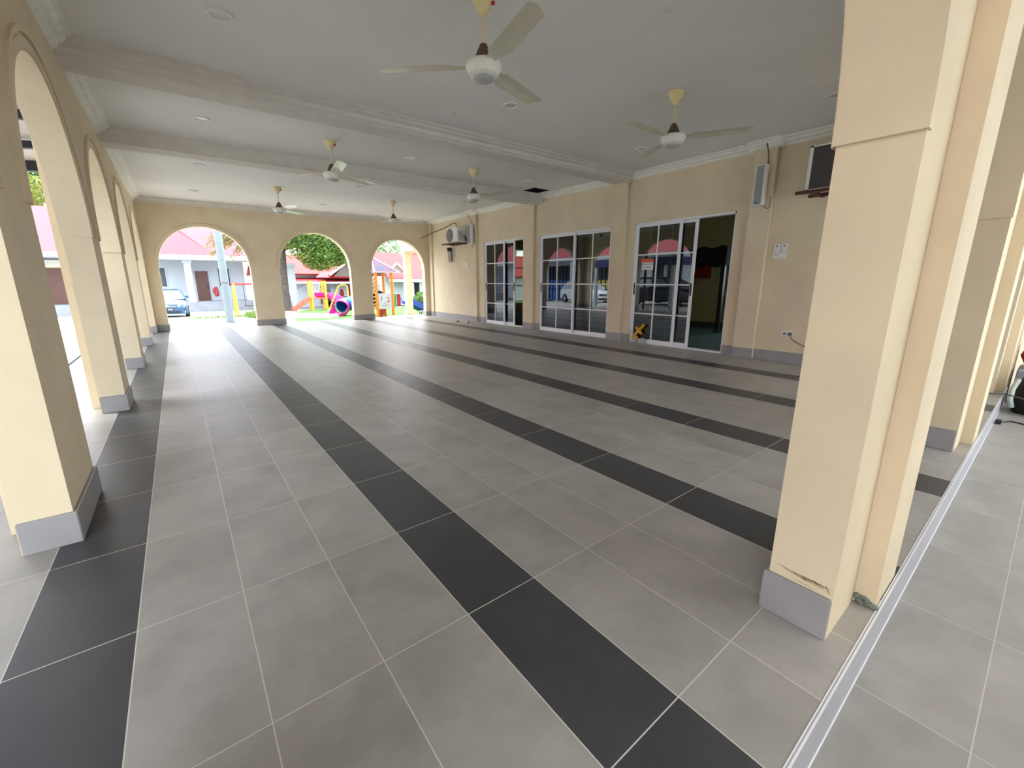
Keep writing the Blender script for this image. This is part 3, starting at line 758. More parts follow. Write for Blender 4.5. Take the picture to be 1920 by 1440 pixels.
plate('wall_socket', 1.155, 0.395, 0.155, 0.085, 'white double wall socket low on the wall with a plugged-in cable', 'wall socket', [(0.035, 0.0, 0.014)])
plate('wall_socket', 9.2, 0.36, 0.1, 0.085, 'white wall socket low on the wall near the far corner', 'wall socket', [(0.0, 0.0, 0.01)])
mb = MB(); mb.box(XR-0.05, XR-0.012, 1.095, 1.135, 0.378, 0.415); mb.tube([(XR-0.04, 1.115, 0.385), (XR-0.05, 1.08, 0.33), (XR-0.04, 1.0, 0.28), (XR-0.03, 0.9, 0.235), (XR-0.03, 0.8, 0.18), (XR-0.03, 0.7, 0.13), (XR-0.03, 0.5, 0.03), (XR-0.03, 0.1, 0.012), (XR-0.03, -0.4, 0.012)], 0.006)
tag(mb.build('power_cable', M['cable'], smooth=True), 'brown cable running down from the low wall socket to the floor', 'cable')

# two small dark bits on the floor near the far socket
mb = MB(); mb.obox((6.35, 9.05, 0.012), 0.10, 0.05, 0.024, Matrix.Rotation(0.5, 3, 'Z')); tag(mb.build('wood_offcut', M['black'], bevel=0.006), 'small dark offcut lying on the floor below the far air conditioner', 'offcut')
mb = MB(); mb.obox((6.42, 8.62, 0.014), 0.05, 0.04, 0.028, Matrix.Rotation(0.9, 3, 'Z')); tag(mb.build('wood_offcut', M['black'], bevel=0.006), 'tiny dark offcut on the floor close to the farthest glass door', 'offcut')

# ------------------------------------------------------------------ corridor: added roof and outer wall, end wall, bags
mb = MB(); mb.box(-1.0, 2.4, -4.2, -4.05, -0.17, ZC+0.1); mb.box(2.4, 16.0, -4.2, -4.05, 2.15, ZC+0.1); mb.box(2.4, 16.0, -4.2, -4.05, -0.17, 0.75); mb.box(-1.15, -1.0, -4.2, -2.5, -0.17, ZC+0.1)  # unseen wall, its gaps shaped to balance light on the near side
struct(mb.build('wall_light_block', M['wall']), 'unseen cream wall added outside the corridor to hold back daylight')
mb = MB(); mb.box(-1.6, 16.0, -4.2, -0.80, ZC+0.1, ZC+0.25)  # unseen roof, its left end set to limit daylight on the near piers
struct(mb.build('ceiling', M['ceil']), 'unseen corridor roof slab, sized to hold back daylight')
mb = MB(); mb.box(7.151, 12.2, -0.85, 0.5, -0.18, ZC+0.1); mb.box(7.1, 7.151, -0.838, 0.5, -0.18, ZC+0.1)
struct(mb.build('wall_end', M['wall']), 'cream building wall beyond the near arcade')
mb = MB(); mb.box(12.3, 12.5, -4.2, 0.5, -0.17, ZC)
struct(mb.build('wall_corridor', M['bwall']), 'pale wall closing the corridor')
t0 = empty('backpack', (6.72, -1.09, -0.17), 'black bag with a pale strap slumped on the corridor floor', 'bag')
mb = MB(); secs = []
for i in range(11):
    f = i/10; zz = -0.17 + 0.47*f; s = math.sin(math.pi*min(0.97, 0.28+0.68*f))**0.6
    secs.append([(6.74+0.19*s*math.cos(a)+0.02*math.sin(3*a+i), -1.10+0.215*s*math.sin(a)+0.012*math.cos(2*a+i), zz) for a in [2*math.pi*k/18 for k in range(18)]])
mb.loft(secs); mb.build('body', M['bag'], t0, smooth=True)
mb = MB(); mb.tube([(6.60, -0.92, 0.17), (6.54, -0.90, 0.08), (6.53, -0.90, -0.02), (6.58, -0.92, -0.10)], 0.02); mb.build('strap', M['baglight'], t0, smooth=True)
mb = MB(); mb.tube([(6.70, -0.98, 0.27), (6.66, -0.95, 0.33), (6.72, -1.02, 0.35), (6.76, -1.08, 0.29)], 0.015); mb.build('handle', M['bag'], t0, smooth=True)
mb = MB(); mb.lathe([(0.05, 0.0), (0.16, 0.03), (0.2, 0.12), (0.17, 0.22), (0.08, 0.30), (0.03, 0.33)], (7.32, -1.07, 0.205), n=20)
tag(mb.build('red_bag', M['redfab'], smooth=True), 'red cloth bag on top of a white box at the right edge', 'bag')
mb = MB(); mb.box(7.1, 7.55, -1.45, -0.88, -0.17, 0.20)
tag(mb.build('storage_box', M['whitebox'], bevel=0.02), 'white box standing behind the black bag at the right edge', 'box')
mb = MB(); mb.box(6.02, 6.08, -0.90, -0.862, -0.168, -0.135); mb.tube([(6.06, -0.89, -0.155), (6.2, -0.95, -0.162), (6.15, -1.05, -0.162), (5.9, -1.15, -0.162)], 0.006)
tag(mb.build('plug_lead', M['black']), 'black plug with a short lead lying at the foot of the step', 'plug')
mb = MB(); mb.tube([(6.5, -0.70, 0.01), (6.55, -0.86, 0.02), (6.3, -1.0, 0.04), (6.0, -1.12, -0.05), (5.6, -1.3, -0.16)], 0.006)
tag(mb.build('power_cable', M['cable'], smooth=True), 'thin grey cable trailing over the step in front of the black bag', 'cable')

# ------------------------------------------------------------------ yard
def gz(y): return -0.15 - 0.035*max(0.0, y-11.7)
mb = MB(); xs = [-60, -30, -12, -1.06]; 
vs = []; fs = []
XS = [-70, -30, -1.06]; YS = [-30, -0.84, 11.7, 45, 90]
def grid(mb, X, Y, dz=0.0):
    vs = [(x, y, gz(min(y, 48))+dz) for x in X for y in Y]; n = len(Y)
    fs = [(i*n+j, (i+1)*n+j, (i+1)*n+j+1, i*n+j+1) for i in range(len(X)-1) for j in range(n-1)]
    mb.add(vs, fs)
mb = MB(); grid(mb, XS, YS); grid(mb, [-1.06, 12.2, 70], [11.96, 45, 90]); grid(mb, [12.6, 70], [-30, -0.84, 11.7, 11.96])
struct(mb.build('ground', M['conc'], origin=(0, 11.7, -0.15)), 'pale concrete yard')
# drain grating along the left edge
t0 = empty('drain_channel', (-1.2, 5.0, -0.15), 'dark slotted drain channel running along the left edge of the tiles', 'drain')
mb = MB(); mb.box(-1.28, -1.10, -0.8, 11.6, -0.148, -0.144); mb.build('channel', M['skirt'], t0)
mb = MB()
for k in range(3): mb.box(-1.25+k*0.05, -1.225+k*0.05, -0.8, 11.6, -0.144, -0.136)
mb.build('grating', M['bag'], t0)

# lawn
pl = [(3.45, 14.9), (3.75, 14.2), (5.0, 13.6), (5.7, 12.9), (6.2, 14.1), (30, 14.1), (30, 29.6), (8.3, 29.6), (6.2, 27.6), (4.8, 22.0), (3.8, 17.2)]
mb = MB(); n = len(pl)
mb.add([(x, y, gz(y)+0.02) for x, y in pl], [tuple(range(n))])
tag(mb.build('lawn', M['lawn'], origin=(8, 20, -0.4)), 'bright green lawn under the playground', 'lawn', kind='stuff')
def tufts(name, lab, cx, cy, rx, ry, n, h, m='leaf'):
    mb = MB()
    for _ in range(n):
        a = random.random()*6.28; q = math.sqrt(random.random())
        x = cx+rx*q*math.cos(a); y = cy+ry*q*math.sin(a); z = gz(y); hh = h*random.uniform(0.5, 1)
        dx, dy = random.uniform(-.5, .5)*hh, random.uniform(-.5, .5)*hh; w = 0.02
        b = random.random()*3.14; wx, wy = w*math.cos(b), w*math.sin(b)
        mb.add([(x-wx, y-wy, z), (x+wx, y+wy, z), (x+dx, y+dy, z+hh)], [(0, 1, 2)])
    return tag(mb.build(name, M[m]), lab, 'grass', kind='stuff')
tufts('grass_patch', 'tuft of grass growing at the foot of the yellow swing', 3.1, 21.0, 0.55, 2.0, 700, 0.35)
tufts('grass_patch', 'thin grass growing in the yard behind the lamp post', 1.6, 22.5, 1.2, 1.2, 300, 0.12)

# lamp post
t0 = empty('lamp_post', (1.60, 16.5, gz(16.5)), 'tall pale grey metal post standing in the first far arch', 'post')
mb = MB(); mb.cyl((1.60, 16.5, gz(16.5)), (1.60, 16.5, 4.6), 0.125, 0.105, n=24); mb.build('shaft', M['cgal'], t0, smooth=True)
mb = MB(); mb.cyl((1.60, 16.5, gz(16.5)), (1.60, 16.5, gz(16.5)+0.04), 0.19, n=24); mb.build('base_plate', M['cgal'], t0)
mb = MB(); mb.cyl((1.60, 16.5, 1.05), (1.60, 16.5, 1.08), 0.13, n=24); mb.build('clamp_band', M['cable'], t0)

# ---- long white building with red roof
BY = 38.0; PZ = -0.30
b0 = empty('long_building', (0, BY, PZ), 'long low white building with a pink-red metal roof across the yard', 'building')
mb = MB(); mb.box(-24, 4.6, BY, BY+6, PZ, 2.75); mb.build('wall', M['bwall'], b0)
mb = MB(); mb.box(-24, 4.7, BY-2.0, BY, -1.25, PZ); mb.build('platform', M['kerbc'], b0)
def roofpanel(pts, th=0.08):
    vs = [Vector(p) for p in pts]; n = len(vs)
    nrm = (vs[1]-vs[0]).cross(vs[2]-vs[0]).normalized()
    if nrm.z < 0: nrm = -nrm
    m = MB(); m.add(list(vs)+[v-nrm*th for v in vs], [tuple(range(n)), tuple(range(2*n-1, n-1, -1))]+[(i, i+n, (i+1) % n+n, (i+1) % n) for i in range(n)])
    return m
ribm = mat('ribbed_red_roof', srgb(224, 84, 100), 0.5)
nt = ribm.node_tree; wv = nt.nodes.new('ShaderNodeTexWave'); wv.inputs['Scale'].default_value = 0.9; wv.bands_direction = 'X'
gg = nt.nodes.new('ShaderNodeNewGeometry'); nt.links.new(gg.outputs['Position'], wv.inputs['Vector'])
rp = nt.nodes.new('ShaderNodeValToRGB'); rp.color_ramp.elements[0].color = srgb(146, 20, 36); rp.color_ramp.elements[1].color = srgb(160, 28, 46)
rp.color_ramp.elements[0].position = 0.0; rp.color_ramp.elements[1].position = 0.15
nt.links.new(wv.outputs['Fac'], rp.inputs['Fac']); nt.links.new(rp.outputs['Color'], nt.nodes['Principled BSDF'].inputs['Base Color'])
m = roofpanel([(-25, BY-2.4, 2.85), (2.8, BY-2.4, 2.85), (-0.3, BY+3, 6.0), (-25, BY+3, 6.0)])
m.v += []; ro = m.build('roof', ribm, b0)
m = roofpanel([(-25, BY+3, 6.0), (-0.3, BY+3, 6.0), (2.8, BY+9, 2.85), (-25, BY+9, 2.85)]); m.build('roof', ribm, b0)
m = roofpanel([(2.8, BY-2.4, 2.85), (4.85, BY-2.4, 2.85), (4.85, BY+3.5, 6.4), (-0.5, BY+3.2, 6.2)]); m.build('roof', mat('pale_red_roof', srgb(150, 52, 70), 0.5, noise=0.08, nscale=0.6), b0)
mb = MB(); mb.box(-25, 4.85, BY-2.46, BY-2.40, 2.55, 2.87); mb.build('fascia', M['fascia'], b0)
mb = MB(); mb.box(-25, 4.85, BY-2.40, BY, 2.55, 2.58); mb.build('soffit', M['bwall'], b0)
for cx in (-16.0, -7.25, 1.05):
    mb = MB(); mb.box(cx-0.2, cx+0.2, BY-1.9, BY-1.5, PZ, 2.55); mb.box(cx-0.28, cx+0.28, BY-1.98, BY-1.42, 2.35, 2.55); mb.box(cx-0.25, cx+0.25, BY-1.95, BY-1.45, PZ, PZ+0.15)
    mb.build('column', M['fascia'], b0)
def bdoor(x0, x1, z1, y=BY, m='doorb', par=None):
    f = MB(); f.box(x0-0.1, x1+0.1, y-0.06, y, PZ, z1+0.1); fo = f.build('door_frame', M['ywall'] if m == 'doorb' and x0 < -4 else M['fascia'], par)
    d = MB(); d.box(x0, x1, y-0.09, y-0.05, PZ, z1); do = d.build('door', M[m], par)
    h = MB(); h.box(x1-0.15, x1-0.1, y-0.14, y-0.09, 0.55, 0.85); h.build('door_handle', M['black'], do)
bdoor(-6.3, -4.7, 1.95, par=b0); bdoor(1.45, 2.25, 1.85, par=b0)
mb = MB(); mb.box(-6.5, -4.5, BY-0.25, BY, 2.0, 2.45); mb.build('door_canopy', M['beam'], b0)
for x0, x1 in ((-1.6, -0.25), (2.9, 3.6), (-10.0, -8.5)):
    mb = MB(); mb.box(x0-0.08, x1+0.08, BY-0.05, BY, 0.68, 2.12); wf = mb.build('window', M['fascia'], b0)
    mb = MB(); mb.box(x0, x1, BY-0.06, BY-0.045, 0.76, 2.04); mb.build('pane', M['wglass'], wf)
# fire extinguisher on the wall
t0 = empty('fire_extinguisher', (2.55, BY-0.1, 0.0), 'red fire extinguisher hung on the white building right of the brown door', 'fire extinguisher')
mb = MB(); mb.lathe([(0.09, 0.05), (0.13, 0.1), (0.13, 0.5), (0.06, 0.6), (0.04, 0.65)], (2.62, BY-0.15, 0), n=16); mb.build('cylinder', M['red'], t0, smooth=True)
mb = MB(); mb.box(2.53, 2.72, BY-0.18, BY-0.12, 0.64, 0.70); mb.tube([(2.54, BY-0.15, 0.66), (2.42, BY-0.15, 0.5), (2.46, BY-0.15, 0.25)], 0.025); mb.build('hose', M['red'], t0)

# sloping cover: rear house behind
def tree_leaves(mb, cx, cy, cz, rx, ry, rz_, n, size, shell=0.55):
    for _ in range(n):
        while True:
            p = Vector((random.uniform(-1, 1), random.uniform(-1, 1), random.uniform(-1, 1)))
            if shell < p.length < 1: break
        c = Vector((cx+p.x*rx, cy+p.y*ry, cz+p.z*rz_)); s = size*random.uniform(0.6, 1.3)
        a = Vector((random.uniform(-1, 1), random.uniform(-1, 1), random.uniform(-.6, .6))).normalized()*s
        b = a.orthogonal().normalized(); b = Matrix.Rotation(random.random()*6.28, 3, a) @ b * s*0.32
        mb.add([c-a, c+b*0.9-a*0.1, c+a, c-b*0.9-a*0.1], [(0, 1, 2, 3)])

# big tree in the second arch
TY = 29.5; tz = gz(TY)
t0 = empty('tree', (5.75, TY, tz), 'large leafy tree with a dark speckled trunk seen in the second far arch', 'tree')
mb = MB(); mb.tube([(5.75, TY, tz), (5.72, TY, 0.4), (5.75, TY-0.1, 2.0), (5.85, TY-0.2, 3.4), (6.1, TY, 5.0)], 0.3, n=14, rad=[0.42, 0.32, 0.28, 0.24, 0.14])
for (a, b, c) in ((3.5, -1.5, 3.9), (8.3, -0.5, 3.6), (6.9, -2.0, 4.6), (4.6, 0.8, 5.2), (9.0, 0.6, 4.7)):
    mb.tube([(5.85, TY-0.2, 3.0), ((6.1+a)/2, TY+b/2, (3.3+c)/2+0.2), (a, TY+b, c)], 0.08, n=7, rad=[0.13, 0.08, 0.03])
mb.build('trunk', M['bark'], t0, smooth=True)
mb = MB()
for c in ((8.1, -0.8, 3.7, 2.3, 1.6, 1.7, 5200), (6.8, -1.2, 4.4, 2.0, 1.6, 1.5, 3200), (9.2, 0.4, 4.4, 1.9, 1.6, 1.5, 2600), (7.6, -1.4, 2.5, 1.1, 0.9, 0.75, 1300), (9.0, -0.6, 2.75, 1.0, 0.9, 0.7, 1000), (6.2, 0.3, 5.6, 3.0, 2.0, 1.4, 2400)):
    tree_leaves(mb, c[0], TY+c[1], c[2], c[3], c[4], c[5], c[6], 0.13, 0.2)
mb.build('foliage', M['leaf'], t0)
mb = MB()
for c in ((7.9, -1.2, 2.15, 1.1, 0.8, 0.45, 420), (6.6, -1.3, 2.9, 0.9, 0.9, 0.6, 260), (9.3, -0.9, 2.8, 0.8, 0.8, 0.7, 300)):
    tree_leaves(mb, c[0], TY+c[1], c[2], c[3], c[4], c[5], c[6], 0.11, 0.1)
mb.build('foliage', M['leafy'], t0)

# thin-leaved tree behind the lamp post (branches in the first arch)
t0 = empty('tree', (4.6, 27.5, gz(27.5)), 'sparse tree whose thin leafy branches hang in the upper right of the first far arch', 'tree')
mb = MB(); mb.tube([(4.55, 27.5, gz(27.5)), (4.5, 27.5, 1.5), (4.3, 27.4, 3.2), (3.8, 27.3, 4.6)], 0.1, n=8, rad=[0.14, 0.11, 0.08, 0.04])
random.seed(11)
mb2 = MB()
for k in range(44):
    a = Vector((4.3+random.uniform(-.2, .2), 27.4, random.uniform(3.0, 4.6)))
    e = Vector((random.uniform(1.7, 3.9), 27.3+random.uniform(-.6, .6), random.uniform(2.2, 5.0)))
    mid = (a+e)/2 + Vector((0, 0, 0.35)); mb.tube([a, mid, e], 0.02, n=5, rad=[0.035, 0.022, 0.008])
    for q in range(5):
        p = mid.lerp(e, q/4); tree_leaves(mb2, p.x, p.y, p.z-0.05, 0.22, 0.22, 0.20, 10, 0.085, 0.0)
mb.build('trunk', M['bark'], t0, smooth=True)
mb2.build('foliage', M['leafy'], t0)

# background trees
def bgtree(cx, cy, cz, rx, ry, rz_, n, lab, m='leafd', size=0.45):
    t0 = empty('tree', (cx, cy, gz(48)), lab, 'tree', 'trees behind the houses')
    mb = MB(); mb.tube([(cx, cy, gz(48)), (cx+0.2, cy, cz-rz_*0.3), (cx, cy, cz+rz_*0.4)], 0.4, n=8, rad=[0.5, 0.35, 0.15]); mb.build('trunk', M['bark'], t0)
    mb = MB()
    for k in range(6):
        a = k*1.05; tree_leaves(mb, cx+rx*0.5*math.cos(a), cy+ry*0.4*math.sin(a), cz+rz_*0.35*math.sin(a*2.3), rx*0.6, ry*0.6, rz_*0.6, n//6, size, 0.5)
    mb.build('foliage', M[m], t0)
bgtree(-12.0, 54, 7.9, 5, 4, 4.0, 5200, 'bright green tree rising behind the red roof at the far left', 'leafy', 0.30)
bgtree(-10.2, 64, 11.8, 6, 4, 4.5, 4800, 'tall pale tree behind the other trees at the far left', 'leafd', 0.34)
bgtree(-22.5, 73, 12.8, 6, 4, 4.5, 3000, 'dull green tree at the very left behind the red roof', 'leafd', 0.34)
bgtree(19.6, 58, 5.8, 7.5, 4, 5.5, 5200, 'green tree rising behind the tiled house in the second far arch', 'leafd', 0.32)
bgtree(26.0, 48, 2.6, 6, 4, 3.2, 4200, 'low green tree behind the ridge in the third far arch', 'leafd', 0.30)
bgtree(42.0, 57, 2.8, 7, 4, 3.2, 2600, 'low green tree behind the ridge right of the porch column', 'leafd', 0.32)

# ---- house 2 : tiled roof, gable
HZ = gz(33.0)+0.12
b0 = empty('tiled_house', (9.5, 33, HZ), 'white house with a red clay tile roof and small gable behind the slide', 'building')
mb = MB(); mb.box(6.9, 12.3, 33, 39, HZ, 1.75); mb.build('wall', M['bwall'], b0)
mb = MB(); mb.box(5.2, 12.3, 31.0, 33, gz(33)-0.3, HZ); mb.build('porch_floor', M['kerbc'], b0)
roofpanel([(5.0, 32.4, 1.62), (12.4, 32.4, 1.62), (12.4, 36.5, 3.15), (5.0, 36.5, 3.15)]).build('roof', M['rooftile'], b0)
roofpanel([(5.0, 36.5, 3.15), (12.4, 36.5, 3.15), (12.4, 40.5, 1.62), (5.0, 40.5, 1.62)]).build('roof', M['rooftile'], b0)
roofpanel([(6.6, 31.2, 1.05), (12.3, 31.2, 1.0), (12.3, 33.1, 1.34), (6.6, 33.1, 1.38)]).build('porch_roof', M['roofred'], b0)
mb = MB(); mb.box(6.6, 12.3, 31.16, 31.2, 0.92, 1.05); mb.build('fascia', M['fascia'], b0)
# gable
roofpanel([(9.2, 31.3, 1.55), (10.5, 31.3, 2.45), (10.5, 36.0, 2.45), (9.2, 34.0, 1.55)], 0.06).build('gable_roof', M['rooftile'], b0)
roofpanel([(11.8, 31.3, 1.55), (11.8, 34.0, 1.55), (10.5, 36.0, 2.45), (10.5, 31.3, 2.45)], 0.06).build('gable_roof', M['rooftile'], b0)
mb = MB(); mb.prism([(9.4, 1.35), (11.6, 1.35), (10.5, 2.35)], 'XZ', 31.6, 31.7); mb.build('gable_wall', M['cable'], b0)
mb = MB(); mb.bar((9.15, 31.28, 1.50), (10.5, 31.28, 2.44), 0.10); mb.bar((11.85, 31.28, 1.50), (10.5, 31.28, 2.44), 0.10); mb.build('barge_board', M['beam'], b0)
roofpanel([(8.2, 31.4, 1.36), (12.3, 31.4, 1.36), (12.3, 32.6, 1.80), (9.0, 32.6, 1.80)], 0.06).build('roof', M['roofred'], b0)
for x0, x1, z0, z1 in ((8.8, 9.1, -0.6, 0.72), (9.2, 9.55, -0.6, 0.72)):
    mb = MB(); mb.box(x0-0.05, x1+0.05, 32.95, 33, z0-0.05, z1+0.05); wf = mb.build('window', M['fascia'], b0)
    mb = MB(); mb.box(x0, x1, 32.93, 32.96, z0, z1); mb.build('pane', M['wglass'], wf)
mb = MB(); mb.box(10.0, 10.75, 32.92, 33, HZ, 0.85); df = mb.build('door', M['fascia'], b0)
mb = MB(); vs = [(10.38+0.16*math.cos(a), 0.10+0.42*math.sin(a)) for a in [2*math.pi*k/20 for k in range(20)]]; mb.prism(vs, 'XZ', 32.89, 32.92); mb.build('oval_pane', M['redfab'], df)
mb = MB(); mb.box(10.95, 11.9, 32.9, 33, 0.0, 0.85); wf = mb.build('window', M['redfab'], b0)
mb = MB(); mb.box(11.25, 11.85, 32.87, 32.9, 0.1, 0.8); mb.build('pane', M['wglass'], wf)
mb = MB(); mb.box(10.95, 11.9, 32.8, 33, -0.55, 0.0); mb.build('low_panel', M['orange'], b0)
t0 = empty('white_column', (6.55, 30.8, gz(30.8)), 'thick white column beside the tree trunk in the second far arch', 'column')
mb = MB(); mb.box(6.35, 6.85, 31.2, 31.7, gz(31), 2.3); mb.build('shaft', M['fascia'], t0)
mb = MB(); mb.box(6.25, 6.95, 31.1, 31.8, 2.1, 2.3); mb.build('capital', M['fascia'], t0)

# ---- house 3
HZ = gz(30)+0.05
b0 = empty('tiled_house', (15, 30, HZ), 'house with a broad red tiled roof seen through the third far arch', 'building')
mb = MB(); mb.box(12.7, 32, 30, 36, HZ, 1.45); mb.build('wall', M['bwall'], b0)
roofpanel([(12.5, 28.6, 1.22), (16.2, 28.6, 1.22), (16.2, 33.0, 3.35), (12.9, 33.0, 3.35)]).build('roof', M['rooftile'], b0)
roofpanel([(16.2, 29.6, 1.45), (33, 29.6, 1.45), (33, 33.4, 3.5), (16.2, 33.4, 3.5)]).build('roof', M['rooftile'], b0)
roofpanel([(12.8, 33.0, 3.35), (33, 33.2, 3.45), (33, 37.5, 1.2), (12.8, 37.5, 1.2)]).build('roof', M['rooftile'], b0)
mb = MB(); mb.box(12.5, 16.2, 28.56, 28.6, 1.02, 1.22); mb.build('fascia', M['fascia'], b0)
mb = MB(); mb.prism([(12.6, 1.7), (13.9, 1.7), (13.25, 2.25)], 'XZ', 28.9, 29.0); mb.build('gable_wall', M['cable'], b0)
mb = MB(); mb.bar((12.5, 28.85, 1.62), (13.25, 28.85, 2.36), 0.10); mb.bar((14.1, 28.85, 1.62), (13.25, 28.85, 2.36), 0.10); mb.build('barge_board', M['fascia'], b0)
mb = MB(); mb.box(14.8, 15.5, 29.93, 30.0, HZ, 0.95); mb.build('door', M['dark'], b0)
mb = MB(); mb.box(16.3, 16.8, 29.93, 30.0, 0.3, 0.9); wf = mb.build('window', M['fascia'], b0)
mb = MB(); mb.box(16.36, 16.74, 29.91, 29.94, 0.36, 0.84); mb.build('pane', M['wglass'], wf)
for cx in (13.9, 14.35):
    mb = MB(); mb.box(cx-0.15, cx+0.15, 28.8, 29.1, gz(29), 1.1); mb.build('column', M['fascia'], b0)

# shrubs by house 3
def shrub(name, cx, cy, r_, h, lab, m='leaf', n=900):
    t0 = empty(name, (cx, cy, gz(cy)), lab, 'shrub', 'shrubs by the tiled house')
    mb = MB()
    for k in range(7): mb.tube([(cx, cy, gz(cy)), (cx+r_*0.5*math.cos(k), cy+r_*0.5*math.sin(k), gz(cy)+h*0.6)], 0.02, n=5)
    mb.build('stem', M['bark'], t0)
    mb = MB(); tree_leaves(mb, cx, cy, gz(cy)+h*0.55, r_, r_*0.8, h*0.5, n, 0.11, 0.3); mb.build('foliage', M[m], t0)
shrub('shrub', 13.2, 24.6, 0.75, 1.0, 'round green shrub just right of the porch column', 'leaf')
shrub('shrub', 14.2, 25.4, 0.8, 1.15, 'bushy yellow-green shrub in the middle of the third arch garden', 'leafy')
shrub('shrub', 15.1, 26.0, 0.7, 0.8, 'low green shrub nearest the right edge of the third far arch', 'leaf', 600)
t0 = empty('palm', (15.4, 27.2, gz(27.2)), 'small palm-like plant above the shrubs in the third far arch', 'plant')
mb = MB(); mb.tube([(15.4, 27.2, gz(27.2)), (15.4, 27.2, 0.45)], 0.05, n=8); mb.build('stem', M['bark'], t0)
mb = MB()
for k in range(26):
    a = k*2.4; e = random.uniform(-.2, .9); L_ = 0.5
    p0 = Vector((15.4, 27.2, 0.45)); d = Vector((math.cos(a)*math.cos(e), math.sin(a)*math.cos(e), math.sin(e)))
    p1 = p0+d*L_*0.6; p2 = p0+d*L_+Vector((0, 0, -0.15)); w = d.cross(Vector((0, 0, 1))).normalized()*0.04
    mb.add([p0-w*.3, p0+w*.3, p1+w, p1-w, p2], [(0, 1, 2, 3), (3, 2, 4)])
mb.build('frond', M['leaf'], t0)

# ---- porch column and canopy beyond the third arch
t0 = empty('porch_column', (7.02, 13.6, -0.14), 'square cream porch column just outside the third far arch', 'column')
mb = MB(); mb.box(6.91, 7.13, 13.49, 13.71, -0.14, 2.05); mb.build('shaft', M['wall'], t0, bevel=0.01)
mb = MB(); mb.box(6.83, 7.21, 13.41, 13.79, 2.05, 2.13); mb.box(6.87, 7.17, 13.45, 13.75, 1.97, 2.05); mb.build('capital', M['wall'], t0, bevel=0.01)
mb = MB(); mb.box(6.88, 7.16, 13.46, 13.74, 0.0, 0.05); mb.box(6.86, 7.18, 13.44, 13.76, -0.14, 0.0); mb.build('plinth', M['wall'], t0, bevel=0.01)
mb = MB(); mb.box(6.3, 10.5, YFo+0.36, 13.95, -0.30, -0.14)
struct(mb.build('floor', M['conc']), 'pale porch slab beyond the third arch')
mb = MB(); mb.box(6.86, 7.18, YFo, 13.76, 2.13, 2.42); mb.box(7.18, 12.0, 13.44, 13.76, 2.13, 2.42)
pc = struct(mb.build('trim_13', M['wall']), 'porch beams over the cream column')
mb = MB(); mb.box(7.18, 12.0, YFo+0.02, 13.44, 2.32, 2.42); struct(mb.build('ceiling', M['ceil']), 'porch ceiling')

# ---- carports on the left, the near one added out of view for shade
t0 = empty('carport', (-6.2, -1.0, -0.15), 'flat navy carport roof on pale posts, added to shade the nearest left arch', 'carport')
mb = MB(); mb.box(-9.6, -0.9, -0.6, 4.2, 2.62, 2.72); mb.build('roof_sheet', M['navy'], t0)
mb = MB(); mb.box(-9.6, -0.9, 4.14, 4.2, 2.4, 2.75); mb.build('fascia', mat('navy_fascia', srgb(40, 48, 100), 0.5), t0)
for x in (-9.4, -2.5):
    for y in (-0.4, 4.0):
        mb = MB(); mb.box(x-0.07, x+0.07, y-0.07, y+0.07, -0.15, 2.62); mb.build('post', M['fascia'], t0)

t0 = empty('carport', (-6.0, 11.2, -0.15), 'pale roofed carport with navy edge, mirrored behind the red arrow sign on the glass', 'carport')
mb = MB(); mb.box(-9.4, -3.0, 8.8, 13.4, 2.05, 2.15); mb.build('roof_sheet', M['fascia'], t0)
mb = MB(); mb.box(-9.4, -3.0, 8.8, 8.86, 1.72, 2.06); mb.box(-3.06, -3.0, 8.8, 13.4, 1.72, 2.06); mb.build('fascia', mat('navy_fascia', srgb(40, 48, 100), 0.5), t0)
for x in (-9.2, -3.1):
    for y in (9.0, 13.2):
        mb = MB(); mb.box(x-0.07, x+0.07, y-0.07, y+0.07, -0.15 if y < 11.7 else gz(y), 2.05); mb.build('post', M['fascia'], t0)

# ---- left walkway canopy
t0 = empty('walkway_canopy', (-1.6, 7.5, 2.9), 'canopy of translucent sheets on dark beams outside the left arches', 'canopy')
mb = MB(); mb.add([(-2.6, 5.4, 3.00), (-0.55, 5.4, 3.22), (-0.55, 10.1, 3.22), (-2.6, 10.1, 3.00)], [(0, 1, 2, 3)])
mb.add([(-2.6, 5.4, 3.02), (-0.55, 5.4, 3.24), (-0.55, 10.1, 3.24), (-2.6, 10.1, 3.02)], [(3, 2, 1, 0)]); mb.build('sheet', M['corr'], t0)
mb = MB()
for k in range(4): mb.bar((-2.6, 5.5+k*1.51, 2.92), (-0.52, 5.5+k*1.51, 3.14), 0.08, 0.10 if k < 3 else 0.16)
mb.box(-2.66, -2.54, 5.4, 10.1, 2.82, 3.0); mb.build('beam', M['navy'], t0)
for y in (5.5, 10.0):
    mb = MB(); mb.cyl((-2.6, y, -0.15), (-2.6, y, 2.85), 0.05, n=12); mb.build('post', M['navy'], t0)

